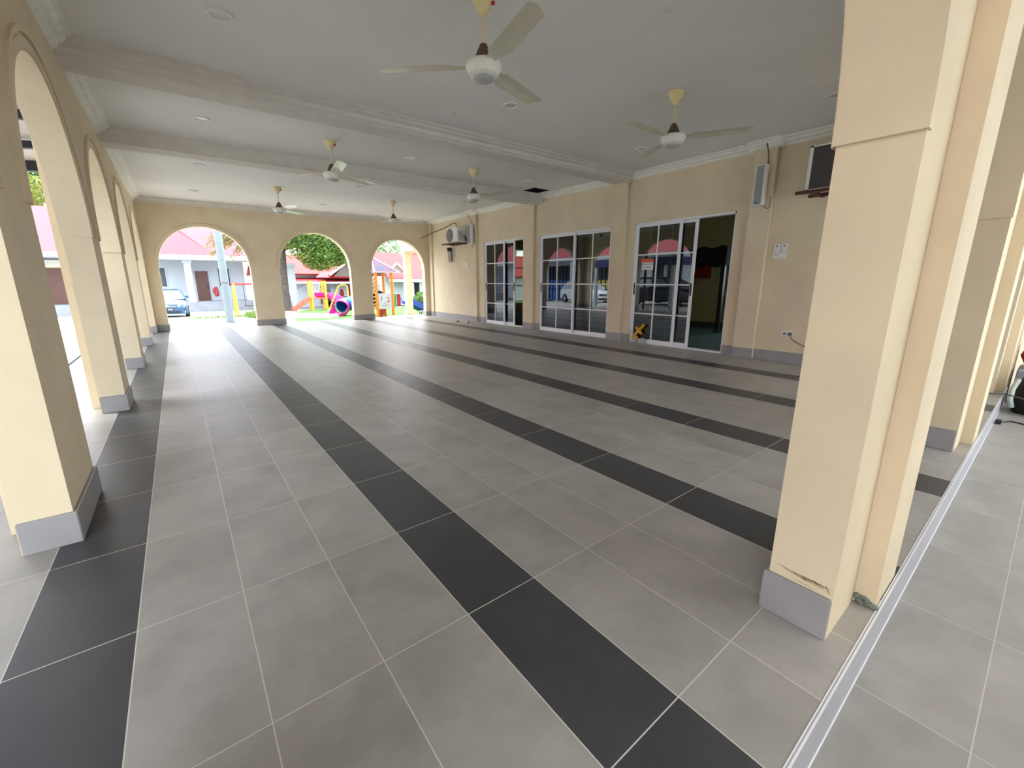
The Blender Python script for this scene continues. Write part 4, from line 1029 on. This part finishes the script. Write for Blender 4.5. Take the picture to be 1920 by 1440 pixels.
# ------------------------------------------------------------------ playground, second arch
PY = 28.5; g0 = gz(PY)
t0 = empty('play_tower', (7.3, 28.6, g0), 'play platform with four yellow posts, red stair and pink slide in the second far arch', 'playground set')
posts = ((6.86, 27.2, 1.12), (7.72, 27.2, 1.12), (7.2, 29.2, 1.10), (8.05, 29.2, 1.12))
for x, y, zt in posts:
    mb = MB(); mb.cyl((x, y, gz(y)), (x-0.05, y, zt), 0.075, n=12); mb.build('post', M['yel'], t0, smooth=True)
mb = MB(); mb.add([(6.8, 27.15, 0.10), (7.75, 27.15, 0.10), (8.1, 29.25, 0.10), (7.15, 29.25, 0.10), (6.8, 27.15, 0.02), (7.75, 27.15, 0.02), (8.1, 29.25, 0.02), (7.15, 29.25, 0.02)], [(0, 1, 2, 3), (7, 6, 5, 4), (0, 4, 5, 1), (1, 5, 6, 2), (2, 6, 7, 3), (3, 7, 4, 0)])
mb.build('platform', M['rust'], t0)
mb = MB(); s0_, s1_ = Vector((6.75, 27.4, 0.08)), Vector((5.75, 27.4, -0.62))
for dy in (-0.3, 0.3): mb.obox((s0_+s1_)/2+Vector((0, dy, 0)), 0.05, (s0_-s1_).length, 0.2, (s1_-s0_).to_track_quat('Y', 'Z').to_matrix())
for k in range(7): p = s0_.lerp(s1_, (k+0.5)/7); mb.obox(p, 0.22, 0.6, 0.035)
mb.build('stair', M['rust'], t0)
mb = MB()
for dy in (-0.33, 0.33):
    for dz in (0.2, 0.5, 0.82): mb.tube([s1_+Vector((0, dy, dz)), s0_+Vector((0, dy, dz))], 0.012, n=6)
    for k in range(4): p = s0_.lerp(s1_, k/3); mb.tube([p+Vector((0, dy, 0)), p+Vector((0, dy, 0.82))], 0.012, n=6)
mb.build('handrail', M['cgal'], t0)
mb = MB()
for k in range(10): mb.cyl((7.15+0.09*k, 29.2, 0.1), (7.15+0.09*k, 29.2, 0.95), 0.012, n=6)
mb.cyl((7.1, 29.2, 0.95), (8.1, 29.2, 0.95), 0.02, n=6); mb.build('railing', M['alu'], t0)
# open curved slide
mb = MB(); path = [Vector(p) for p in ((7.35, 28.0, 0.16), (7.8, 27.6, 0.16), (8.15, 27.1, 0.0), (8.35, 26.5, -0.18), (8.45, 25.8, -0.36), (8.4, 25.1, -0.50), (8.2, 24.5, -0.55))]
secs = []
for k, p in enumerate(path):
    d = (path[min(k+1, 6)]-path[max(k-1, 0)]); d.z = 0; d.normalize(); w = Vector((-d.y, d.x, 0))
    secs.append([p+w*a+Vector((0, 0, b)) for a, b in ((-0.30, 0.24), (-0.24, 0.04), (0, 0.0), (0.24, 0.04), (0.30, 0.24), (0.34, 0.24), (0.28, -0.02), (0, -0.06), (-0.28, -0.02), (-0.34, 0.24))])
mb.loft(secs); mb.build('slide', M['pink'], t0, smooth=True)

# swing in the first arch
def aframe(x0, y0, x1, y1, h, lab, legm, beamm):
    t0 = empty('swing_set', ((x0+x1)/2, (y0+y1)/2, gz(y0)), lab, 'swing')
    for (x, y) in ((x0, y0), (x1, y1)):
        for dy in (-0.75, 0.75):
            mb = MB(); mb.tube([(x, y+dy, gz(y+dy)), (x, y+dy*0.1, h)], 0.05, n=8); mb.build('leg', M[legm], t0, smooth=True)
    mb = MB(); mb.cyl((x0-0.1, y0, h), (x1+0.1, y1, h), 0.055, n=10); mb.build('top_beam', M[beamm], t0, smooth=True)
    for k in (0.3, 0.65):
        x = x0+(x1-x0)*k; y = y0+(y1-y0)*k; mb = MB()
        for dx in (-0.17, 0.17): mb.cyl((x+dx, y, h), (x+dx, y, gz(y)+0.5), 0.012, n=6)
        mb.box(x-0.22, x+0.22, y-0.1, y+0.1, gz(y)+0.46, gz(y)+0.5); mb.build('swing_seat', M['black'], t0)
aframe(2.55, 24.5, 4.5, 24.0, 0.98, 'yellow swing frame with a red top bar beside the lamp post', 'yel', 'red')
t0 = empty('climbing_frame', (7.6, 26.0, gz(26)), 'curved yellow climbing pole standing right of the pink slide in the second arch', 'climbing frame')
mb = MB(); mb.tube([(7.35, 25.6, gz(25.6)), (7.75, 25.6, 0.2), (8.0, 25.6, 0.75), (8.2, 25.6, 0.88), (8.4, 25.6, 0.88), (8.55, 25.6, 0.78), (8.6, 25.6, gz(25.6))], 0.04, n=8); mb.build('pole', M['yel'], t0, smooth=True)

# motorcycle by the house
t0 = empty('motorcycle', (9.3, 30.7, gz(30.7)), 'small dark motorcycle parked in front of the white tiled house', 'motorcycle')
g0 = HZ = gz(30.3)
for x in (8.75, 9.95):
    mb = MB(); rr = [(0.20, -0.04), (0.28, -0.05), (0.30, 0), (0.28, 0.05), (0.20, 0.04)]; mb.lathe(rr+[rr[0]], (x, 30.3, g0+0.3), axis='Y', n=24)
    wh = mb.build('wheel', M['tyre'], t0, smooth=True)
    mb = MB(); mb.cyl((x, 30.26, g0+0.3), (x, 30.34, g0+0.3), 0.06, n=12)
    for k in range(6): a = k*math.pi/6; mb.bar((x-0.2*math.cos(a), 30.3, g0+0.3-0.2*math.sin(a)), (x+0.2*math.cos(a), 30.3, g0+0.3+0.2*math.sin(a)), 0.012)
    mb.build('rim', M['chrome'], wh)
mb = MB(); mb.loft([[(x, 30.3-w, g0+z0), (x, 30.3+w, g0+z0), (x, 30.3+w, g0+z1), (x, 30.3-w, g0+z1)] for x, w, z0, z1 in ((8.95, .05, .55, .85), (9.15, .12, .35, .82), (9.4, .12, .3, .68), (9.75, .11, .5, .74), (10.15, .09, .66, .78))])
mb.build('body', M['redfab'], t0, smooth=True)
mb = MB(); mb.bar((8.75, 30.3, g0+0.3), (8.98, 30.3, g0+0.98), 0.05); mb.bar((8.98, 30.0, g0+1.0), (8.98, 30.6, g0+1.0), 0.035); mb.build('fork', M['chrome'], t0)
mb = MB(); mb.obox((9.72, 30.3, g0+0.8), 0.7, 0.24, 0.08); mb.build('seat', M['black'], t0, bevel=0.02)

# kerbstones / broken slabs at the foot of the tree
mb = MB()
mb.prism([(3.75, 17.9), (4.0, 17.2), (5.0, 16.1), (5.25, 16.4), (4.35, 17.6)], 'XY', gz(17), gz(17)+0.16)
tag(mb.build('concrete_slab', M['fascia'], bevel=0.02), 'pale broken concrete slab lying at the lawn edge in the second arch', 'slab')
mb = MB(); mb.prism([(4.3, 18.6), (4.5, 18.2), (5.4, 17.0), (5.6, 17.2), (4.7, 18.7)], 'XY', gz(18), gz(18)+0.14)
tag(mb.build('concrete_slab', M['cgal'], bevel=0.02), 'grey slab on the lawn just behind the pale broken slab', 'slab')

# ------------------------------------------------------------------ play tower with number panel, third arch
tx0, tx1, ty0, ty1 = 6.02, 6.62, 14.15, 14.95
g0 = gz(14.5)
t0 = empty('play_tower', (6.4, 14.6, g0), 'yellow play tower with a pointed roof and number panel in the third far arch', 'playground set')
for x, y in ((tx0, ty0), (tx1, ty0), (tx0, ty1), (tx1, ty1)):
    mb = MB(); mb.cyl((x, y, g0), (x, y, 1.42), 0.055, n=14); mb.build('post', M['orange'], t0, smooth=True)
mb = MB(); mb.box(tx0, tx1, ty0, ty1, 0.10, 0.15); mb.build('deck', M['rust'], t0)
# roof: white edged triangle panels
mb = MB(); ap = (tx0+0.02, (ty0+ty1)/2, 1.98); c4 = [(tx0-0.06, ty0-0.1, 1.42), (tx1+0.28, ty0-0.1, 1.42), (tx1+0.28, ty1+0.1, 1.42), (tx0-0.06, ty1+0.1, 1.42)]
mb.add(c4+[ap], [(0, 1, 4), (1, 2, 4), (2, 3, 4), (3, 0, 4), (3, 2, 1, 0)]); rf = mb.build('roof', mat('mauve_panel', srgb(100, 68, 92), 0.5), t0)
mb = MB()
for a, b in ((0, 1), (1, 2), (2, 3), (3, 0)): mb.bar(c4[a], c4[b], 0.035)
for a in range(4): mb.bar(c4[a], ap, 0.045)
mb.build('roof_edge', M['fascia'], rf)
mb = MB(); fc = Vector((tx0+0.27, ty0-0.02, 1.56))
A_, B_, D_ = Vector(c4[0]), Vector(c4[1]), Vector(ap); nn = (B_-A_).cross(D_-A_).normalized(); cc = A_*0.42+B_*0.28+D_*0.30
ux = (B_-A_).normalized(); uy = nn.cross(ux)
if nn.y > 0: nn = -nn
for k in range(5):
    a = 2*math.pi*k/5+0.3; p = cc + (ux*math.cos(a)+uy*math.sin(a))*0.06 + nn*0.006
    e = cc + (ux*math.cos(a)+uy*math.sin(a))*0.13 + nn*0.006; s_ = (ux*-math.sin(a)+uy*math.cos(a))*0.028
    mb.add([cc+nn*0.006, p+s_, e, p-s_], [(0, 1, 2, 3)])
mb.build('star_emblem', M['blue'], rf)
# number panel
mb = MB(); mb.box(tx0+0.05, tx1-0.05, ty0-0.015, ty0+0.015, 0.16, 0.62); np_ = mb.build('number_panel', M['fascia'], t0)
RN = (R(90), 0, 0)
text('1', 'number', (tx0+0.17, ty0-0.017, 0.47), 0.22, M['bag'], np_, RN)
text('2', 'number', (tx0+0.42, ty0-0.017, 0.42), 0.26, M['redfab'], np_, RN)
mb = MB(); mb.tube([(tx0+0.2, ty0-0.02, 0.24), (tx0+0.3, ty0-0.02, 0.22), (tx0+0.4, ty0-0.02, 0.25)], 0.006, n=5); mb.tube([(tx0+0.26, ty0-0.02, 0.3), (tx0+0.3, ty0-0.02, 0.33), (tx0+0.33, ty0-0.02, 0.3)], 0.005, n=5); mb.build('drawn_line', M['cable'], np_)
for k, (mm, w0, w1) in enumerate((('green', 0.05, 0.19), ('redfab', 0.22, 0.36))):
    mb = MB(); mb.box(tx1+w0, tx1+w1, ty0+0.1, ty0+0.13, 0.20, 0.62); mb.build('coloured_panel', M[mm], t0)
mb = MB(); mb.box(tx1, tx1+0.42, ty0+0.09, ty0+0.14, 0.62, 0.65); mb.box(tx1, tx1+0.42, ty0+0.09, ty0+0.14, 0.12, 0.16); mb.box(tx0, tx1, ty0-0.02, ty0+0.02, 0.62, 0.66); mb.box(tx0, tx1, ty0-0.02, ty0+0.02, 0.10, 0.16); mb.box(tx0, tx1, ty1-0.02, ty1+0.02, 0.92, 0.95); mb.build('rail', M['fascia'], t0)
mb = MB(); mb.bar((tx0+0.35, ty0+0.3, 0.12), (tx0+0.14, ty0+0.3, g0), 0.06, 0.2); mb.bar((tx0+0.25, ty1-0.1, 0.12), (tx0+0.45, ty1-0.1, g0), 0.05); mb.build('ladder', M['rust'], t0)
mb = MB()
for k in range(9): mb.lathe([(0.0, -0.03), (0.045, -0.02), (0.055, 0.0), (0.045, 0.02), (0.0, 0.03)], (tx0-0.07, ty0, 0.15+0.13*k), n=10)
mb.build('bead_column', M['orange'], t0)
# tube slide with pink mouth and blue tube
mb = MB()
def ring(c, d, r_, n=20, w=0):
    d = Vector(d).normalized(); s_ = d.cross(Vector((0, 0, 1))).normalized(); u_ = s_.cross(d)
    return [Vector(c)+s_*r_*math.cos(2*math.pi*k/n)+u_*r_*math.sin(2*math.pi*k/n) for k in range(n)]
pth = [(5.62, 17.3, -0.01), (5.78, 17.62, 0.05), (6.10, 17.85, 0.13), (6.42, 17.6, 0.21), (6.55, 17.0, 0.29), (6.5, 16.0, 0.38), (6.4, 15.0, 0.45)]
def hollow(mb, pts, r_, th=0.02):
    out = []; inn = []
    for k, p in enumerate(pts):
        d = Vector(pts[min(k+1, len(pts)-1)])-Vector(pts[max(k-1, 0)]); out.append(ring(p, d, r_)); inn.append(ring(p, d, r_-th))
    mb.loft(out+inn[::-1], caps=False)
    n = 20; b = len(mb.v)-n*2*len(pts); o0 = b; i0 = b+n*(2*len(pts)-1)
    for k in range(n): mb.f.append([o0+k, o0+(k+1) % n, i0+(k+1) % n, i0+k]); mb.mi.append(0)
mb = MB(); hollow(mb, pth[1:], 0.30); ts = mb.build('tube_slide', M['blue'], t0, smooth=True)
mb = MB(); hollow(mb, [pth[0], pth[1]], 0.335, 0.035)
mb.build('tube_mouth', M['pink'], ts, smooth=True)
mb = MB(); secs = []
for f_, wd, zz in ((0, 0.32, -0.22), (0.35, 0.34, -0.27), (0.75, 0.32, -0.33), (0.95, 0.2, -0.345)):
    cxx = 5.66-0.42*f_; cyy = 17.36-0.52*f_; d = Vector((-0.42, -0.52, 0)).normalized(); s_ = Vector((-d.y, d.x, 0))
    c_ = Vector((cxx, cyy, zz)); hh = 0.30*(1-0.55*f_)
    secs.append([c_+s_*a*wd+Vector((0, 0, b)) for a, b in ((-1, hh), (-0.75, 0.06), (0, 0), (0.75, 0.06), (1, hh), (1.06, hh), (0.8, 0.02), (0, -0.03), (-0.8, 0.02), (-1.06, hh))])
mb.loft(secs); mb.build('slide_exit', M['pink'], ts, smooth=True)
mb = MB()
for dx in (-0.09, 0.09): mb.cyl((5.75+dx, 17.3, gz(17.3)), (5.75+dx, 17.7, -0.18), 0.02, n=8)
mb.bar((5.66, 17.3, gz(17.3)+0.04), (5.84, 17.3, gz(17.3)+0.04), 0.03); mb.build('support_leg', M['rust'], ts)
# blue open slide to the right
mb = MB(); path = [Vector(p) for p in ((7.55, 15.0, 0.28), (7.95, 15.2, 0.10), (8.35, 15.4, -0.06), (8.75, 15.6, -0.13), (9.0, 15.7, -0.15))]
secs = []
for k, p in enumerate(path):
    d = (path[min(k+1, 4)]-path[max(k-1, 0)]); d.z = 0; d.normalize(); w = Vector((-d.y, d.x, 0))
    secs.append([p+w*a+Vector((0, 0, b)) for a, b in ((-0.26, 0.17), (-0.2, 0.03), (0, 0.0), (0.2, 0.03), (0.26, 0.17), (0.29, 0.17), (0.23, -0.05), (0, -0.12), (-0.23, -0.05), (-0.29, 0.17))])
mb.loft(secs); mb.build('slide', M['dblue'], t0, smooth=True)

# wooden table and stool by the porch
t0 = empty('wooden_table', (8.05, 13.55, -0.14), 'small brown slatted wooden table at the porch edge in the third far arch', 'table')
mb = MB()
for k in range(5): mb.box(7.78+k*0.125, 7.88+k*0.125, 13.35, 13.75, 0.06, 0.085)
mb.build('table_top', M['beam'], t0)
for x in (7.80, 8.36):
    for y in (13.38, 13.72): mb = MB(); mb.box(x-0.02, x+0.02, y-0.02, y+0.02, -0.14, 0.06); mb.build('leg', M['rust'], t0)
mb = MB(); mb.box(8.0, 8.3, 13.36, 13.39, -0.14, 0.05); mb.build('side_panel', M['rust'], t0)
t0 = empty('stool', (7.55, 13.6, -0.14), 'small low stool left of the wooden table on the porch', 'stool')
mb = MB(); mb.box(7.45, 7.68, 13.5, 13.7, -0.02, 0.0); mb.build('seat', M['beam'], t0)
for x in (7.47, 7.66):
    for y in (13.52, 13.68): mb = MB(); mb.box(x-0.012, x+0.012, y-0.012, y+0.012, -0.14, -0.02); mb.build('leg', M['bag'], t0)

# ------------------------------------------------------------------ cars
def make_car(cx, y0, label, paint, g, plate_=True, rz=0, estate=False):
    # nose towards -Y at local y = 0
    t0 = empty('car', (cx, y0, g), label, 'car', None)
    def sec(y, w, zb, zt, k=0.08):
        return [(cx+a, y0+y, g+b) for a, b in ((-w+k, zb), (-w, zb+k), (-w*1.0, (zb+zt)/2), (-w+0.02, zt-k*0.9), (-w+k*1.6, zt), (0, zt+0.025), (w-k*1.6, zt), (w-0.02, zt-k*0.9), (w*1.0, (zb+zt)/2), (w, zb+k), (w-k, zb))]
    mb = MB()
    mb.loft([sec(0.0, 0.66, 0.26, 0.56), sec(0.06, 0.76, 0.20, 0.66), sec(0.25, 0.82, 0.18, 0.74), sec(0.6, 0.84, 0.18, 0.82), sec(1.15, 0.845, 0.18, 0.90), sec(2.2, 0.85, 0.18, 0.92), sec(3.4, 0.84, 0.2, 0.94), sec(3.85, 0.80, 0.22, 0.92), sec(4.02, 0.70, 0.28, 0.84)])
    body = mb.build('body', paint, t0, smooth=True)
    def cab(y, w, z, wt):
        return [(cx-w, y0+y, g+z) , (cx-wt, y0+y, g+z)]
    # cabin: frustum
    zb, zt = 0.90, 1.36
    lo = [(-0.76, 1.0), (0.76, 1.0), (0.78, 3.7), (-0.78, 3.7)]; hi = [(-0.56, 1.85), (0.56, 1.85), (0.58, 3.25), (-0.58, 3.25)]
    vs = [(cx+x, y0+y, g+zb) for x, y in lo]+[(cx+x, y0+y, g+zt) for x, y in hi]
    mb = MB(); mb.add(vs, [(0, 1, 5, 4), (1, 2, 6, 5), (2, 3, 7, 6), (3, 0, 4, 7)]); gl = mb.build('windows', M['wsh'], t0)
    mb = MB()
    for a, b in ((0, 4), (1, 5), (2, 6), (3, 7)): mb.bar(vs[a], vs[b], 0.07)
    for a, b in ((4, 5), (5, 6), (6, 7), (7, 4)): mb.bar(vs[a], vs[b], 0.07)
    mb.bar((cx-0.77, y0+2.35, g+zb), (cx-0.57, y0+2.4, g+zt), 0.06); mb.bar((cx+0.77, y0+2.35, g+zb), (cx+0.57, y0+2.4, g+zt), 0.06)
    mb.loft([[(cx+x, y0+y, g+zt-0.01) for x, y in ((-0.58, 1.8), (0.58, 1.8), (0.6, 3.3), (-0.6, 3.3))], [(cx+x, y0+y, g+zt+0.035) for x, y in ((-0.54, 1.86), (0.54, 1.86), (0.56, 3.24), (-0.56, 3.24))], [(cx+x, y0+y, g+zt+0.06) for x, y in ((-0.4, 2.05), (0.4, 2.05), (0.42, 3.05), (-0.42, 3.05))]])
    mb.build('roof', paint, t0)
    for x in (-0.80, 0.80):
        for y in (0.78, 3.2):
            mb = MB(); s_ = 1 if x > 0 else -1
            mb.lathe([(0.0, -0.09), (0.28, -0.09), (0.30, -0.05), (0.30, 0.05), (0.28, 0.09), (0.0, 0.09)], (cx+x-0.02*s_, y0+y, g+0.30), axis='X', n=24)
            wo_ = mb.build('wheel', M['tyre'], t0, smooth=True)
            mb = MB(); mb.cyl((cx+x+0.055*s_, y0+y, g+0.30), (cx+x+0.078*s_, y0+y, g+0.30), 0.19, n=20); mb.build('hubcap', M['chrome'], wo_)
    for x in (-1, 1):
        mb = MB(); mb.loft([[(cx+x*a, y0+b, g+c) for a, b, c in ((0.40, 0.055, 0.555), (0.72, 0.12, 0.56), (0.74, 0.16, 0.68), (0.43, 0.07, 0.66))], [(cx+x*a, y0+b, g+c) for a, b, c in ((0.40, -0.01, 0.55), (0.70, 0.03, 0.555), (0.72, 0.09, 0.66), (0.43, 0.01, 0.645))]])
        mb.build('headlight', M['glasslight'], t0)
        mb = MB(); mb.loft([[(cx+x*a, y0+b, g+c) for a, b, c in ((0.79, 1.2, 0.95), (0.94, 1.18, 0.96), (0.94, 1.18, 1.06), (0.79, 1.2, 1.05))], [(cx+x*a, y0+b, g+c) for a, b, c in ((0.79, 1.28, 0.95), (0.93, 1.28, 0.96), (0.93, 1.28, 1.06), (0.79, 1.28, 1.05))]]); mb.build('wing_mirror', paint, t0)
        mb = MB(); mb.box(cx+x*0.62-0.09, cx+x*0.62+0.09, y0-0.035, y0+0.02, g+0.27, g+0.35); mb.build('fog_light', M['glasslight'], t0)
    mb = MB(); mb.box(cx-0.40, cx+0.40, y0-0.02, y0+0.06, g+0.52, g+0.64); gr = mb.build('grille', M['bag'], t0, bevel=0.01)
    mb = MB()
    for z in (0.555, 0.60): mb.box(cx-0.38, cx+0.38, y0-0.03, y0-0.015, g+z-0.008, g+z+0.008)
    mb.lathe([(0.0, -0.01), (0.05, -0.008), (0.06, 0.0), (0.05, 0.008), (0.0, 0.01)], (cx, y0-0.035, g+0.60), axis='Y', n=20); mb.build('badge', M['chrome'], gr)
    mb = MB(); mb.loft([[(cx+x, y0+y, g+z) for z in ((zl, zl+dz))[0:1] for x, y in ((-0.80, 0.16), (-0.66, -0.06), (0.66, -0.06), (0.80, 0.16), (0.7, 0.3), (-0.7, 0.3))] for zl, dz in ((0.20, 0), (0.30, 0), (0.46, 0), (0.50, 0))]); bp = mb.build('bumper', paint, t0)
    mb = MB(); mb.box(cx-0.52, cx+0.52, y0-0.072, y0-0.05, g+0.26, g+0.36); mb.build('air_intake', M['bag'], bp)
    if plate_:
        mb = MB(); mb.box(cx-0.26, cx+0.26, y0-0.08, y0-0.06, g+0.39, g+0.49); np2 = mb.build('number_plate', M['black'], t0)
        mb = MB()
        for k in (-5, -4, -3, 0, 1, 2, 3): mb.box(cx+k*0.048-0.013+0.04, cx+k*0.048+0.013+0.04, y0-0.083, y0-0.08, g+0.405, g+0.475)
        mb.build('plate_characters', M['fascia'], np2)
    if rz:
        t0.rotation_euler.z = rz
    return t0
M['wsh'] = mat('car_windscreen', srgb(120, 140, 148), 0.06)
M['wsh'].node_tree.nodes['Principled BSDF'].inputs['Specular IOR Level'].default_value = 1.0
make_car(-0.24, 25.6, 'blue-grey hatchback parked facing us behind the first far arch', M['carblue'], gz(27)+0.01)

# ------------------------------------------------------------------ things across the left yard, seen in the door glass
LXB = -13.0
b0 = empty('left_building', (LXB, 5, -0.15), 'red-roofed building across the yard on the left, mirrored in the glass doors', 'building')
mb = MB(); mb.box(LXB-6, LXB, -12, 33, -0.6, 2.9); mb.build('wall', M['bwall'], b0)
roofpanel([(LXB+0.9, -13, 2.85), (LXB+0.9, 34, 2.85), (LXB-3.5, 34, 5.6), (LXB-3.5, -13, 5.6)]).build('roof', M['roofred'], b0)
mb = MB(); mb.box(LXB+0.9, LXB+0.96, -13, 34, 2.62, 2.88); mb.build('fascia', M['fascia'], b0)
for y0_, y1_, mm in ((24.0, 27.0, 'shut'), (19.5, 22.6, 'ywall'), (14.5, 16.5, 'shut')):
    mb = MB(); mb.box(LXB, LXB+0.05, y0_, y1_, -0.55, 1.15); mb.build('shutter', M[mm], b0)
    mb = MB(); mb.box(LXB, LXB+0.04, y0_, y1_, 1.15, 2.3); wf = mb.build('window', M['wglass'], b0)
    mb = MB()
    for k in range(int((y1_-y0_)/0.4)+1): mb.box(LXB+0.06, LXB+0.11, y0_+0.4*k-0.03, y0_+0.4*k+0.03, -0.55, 2.3)
    for z in (0.4, 1.15, 1.8): mb.box(LXB+0.06, LXB+0.1, y0_, y1_, z-0.03, z+0.03)
    mb.build('grille', M['bag'], b0)
for y in (6.2, 12.0, 30.5):
    mb = MB(); mb.box(LXB, LXB+0.04, y, y+1.0, -0.15, 2.0); mb.build('door', M['doorb'], b0)
for y in (5.2, 11.0, 17.8, 23.3, 28.5):
    mb = MB(); mb.box(LXB+0.6, LXB+0.9, y, y+0.3, -0.6, 2.62); mb.build('column', M['fascia'], b0)
make_car(-8.4, 17.0, 'white car parked across the left yard, mirrored in the middle glass door', M['carwhite'], gz(19), plate_=False, rz=R(12))
make_car(-6.6, 9.6, 'dark car under the carport, mirrored in the nearest glass door', M['cardark'], -0.15, plate_=False, rz=R(8))
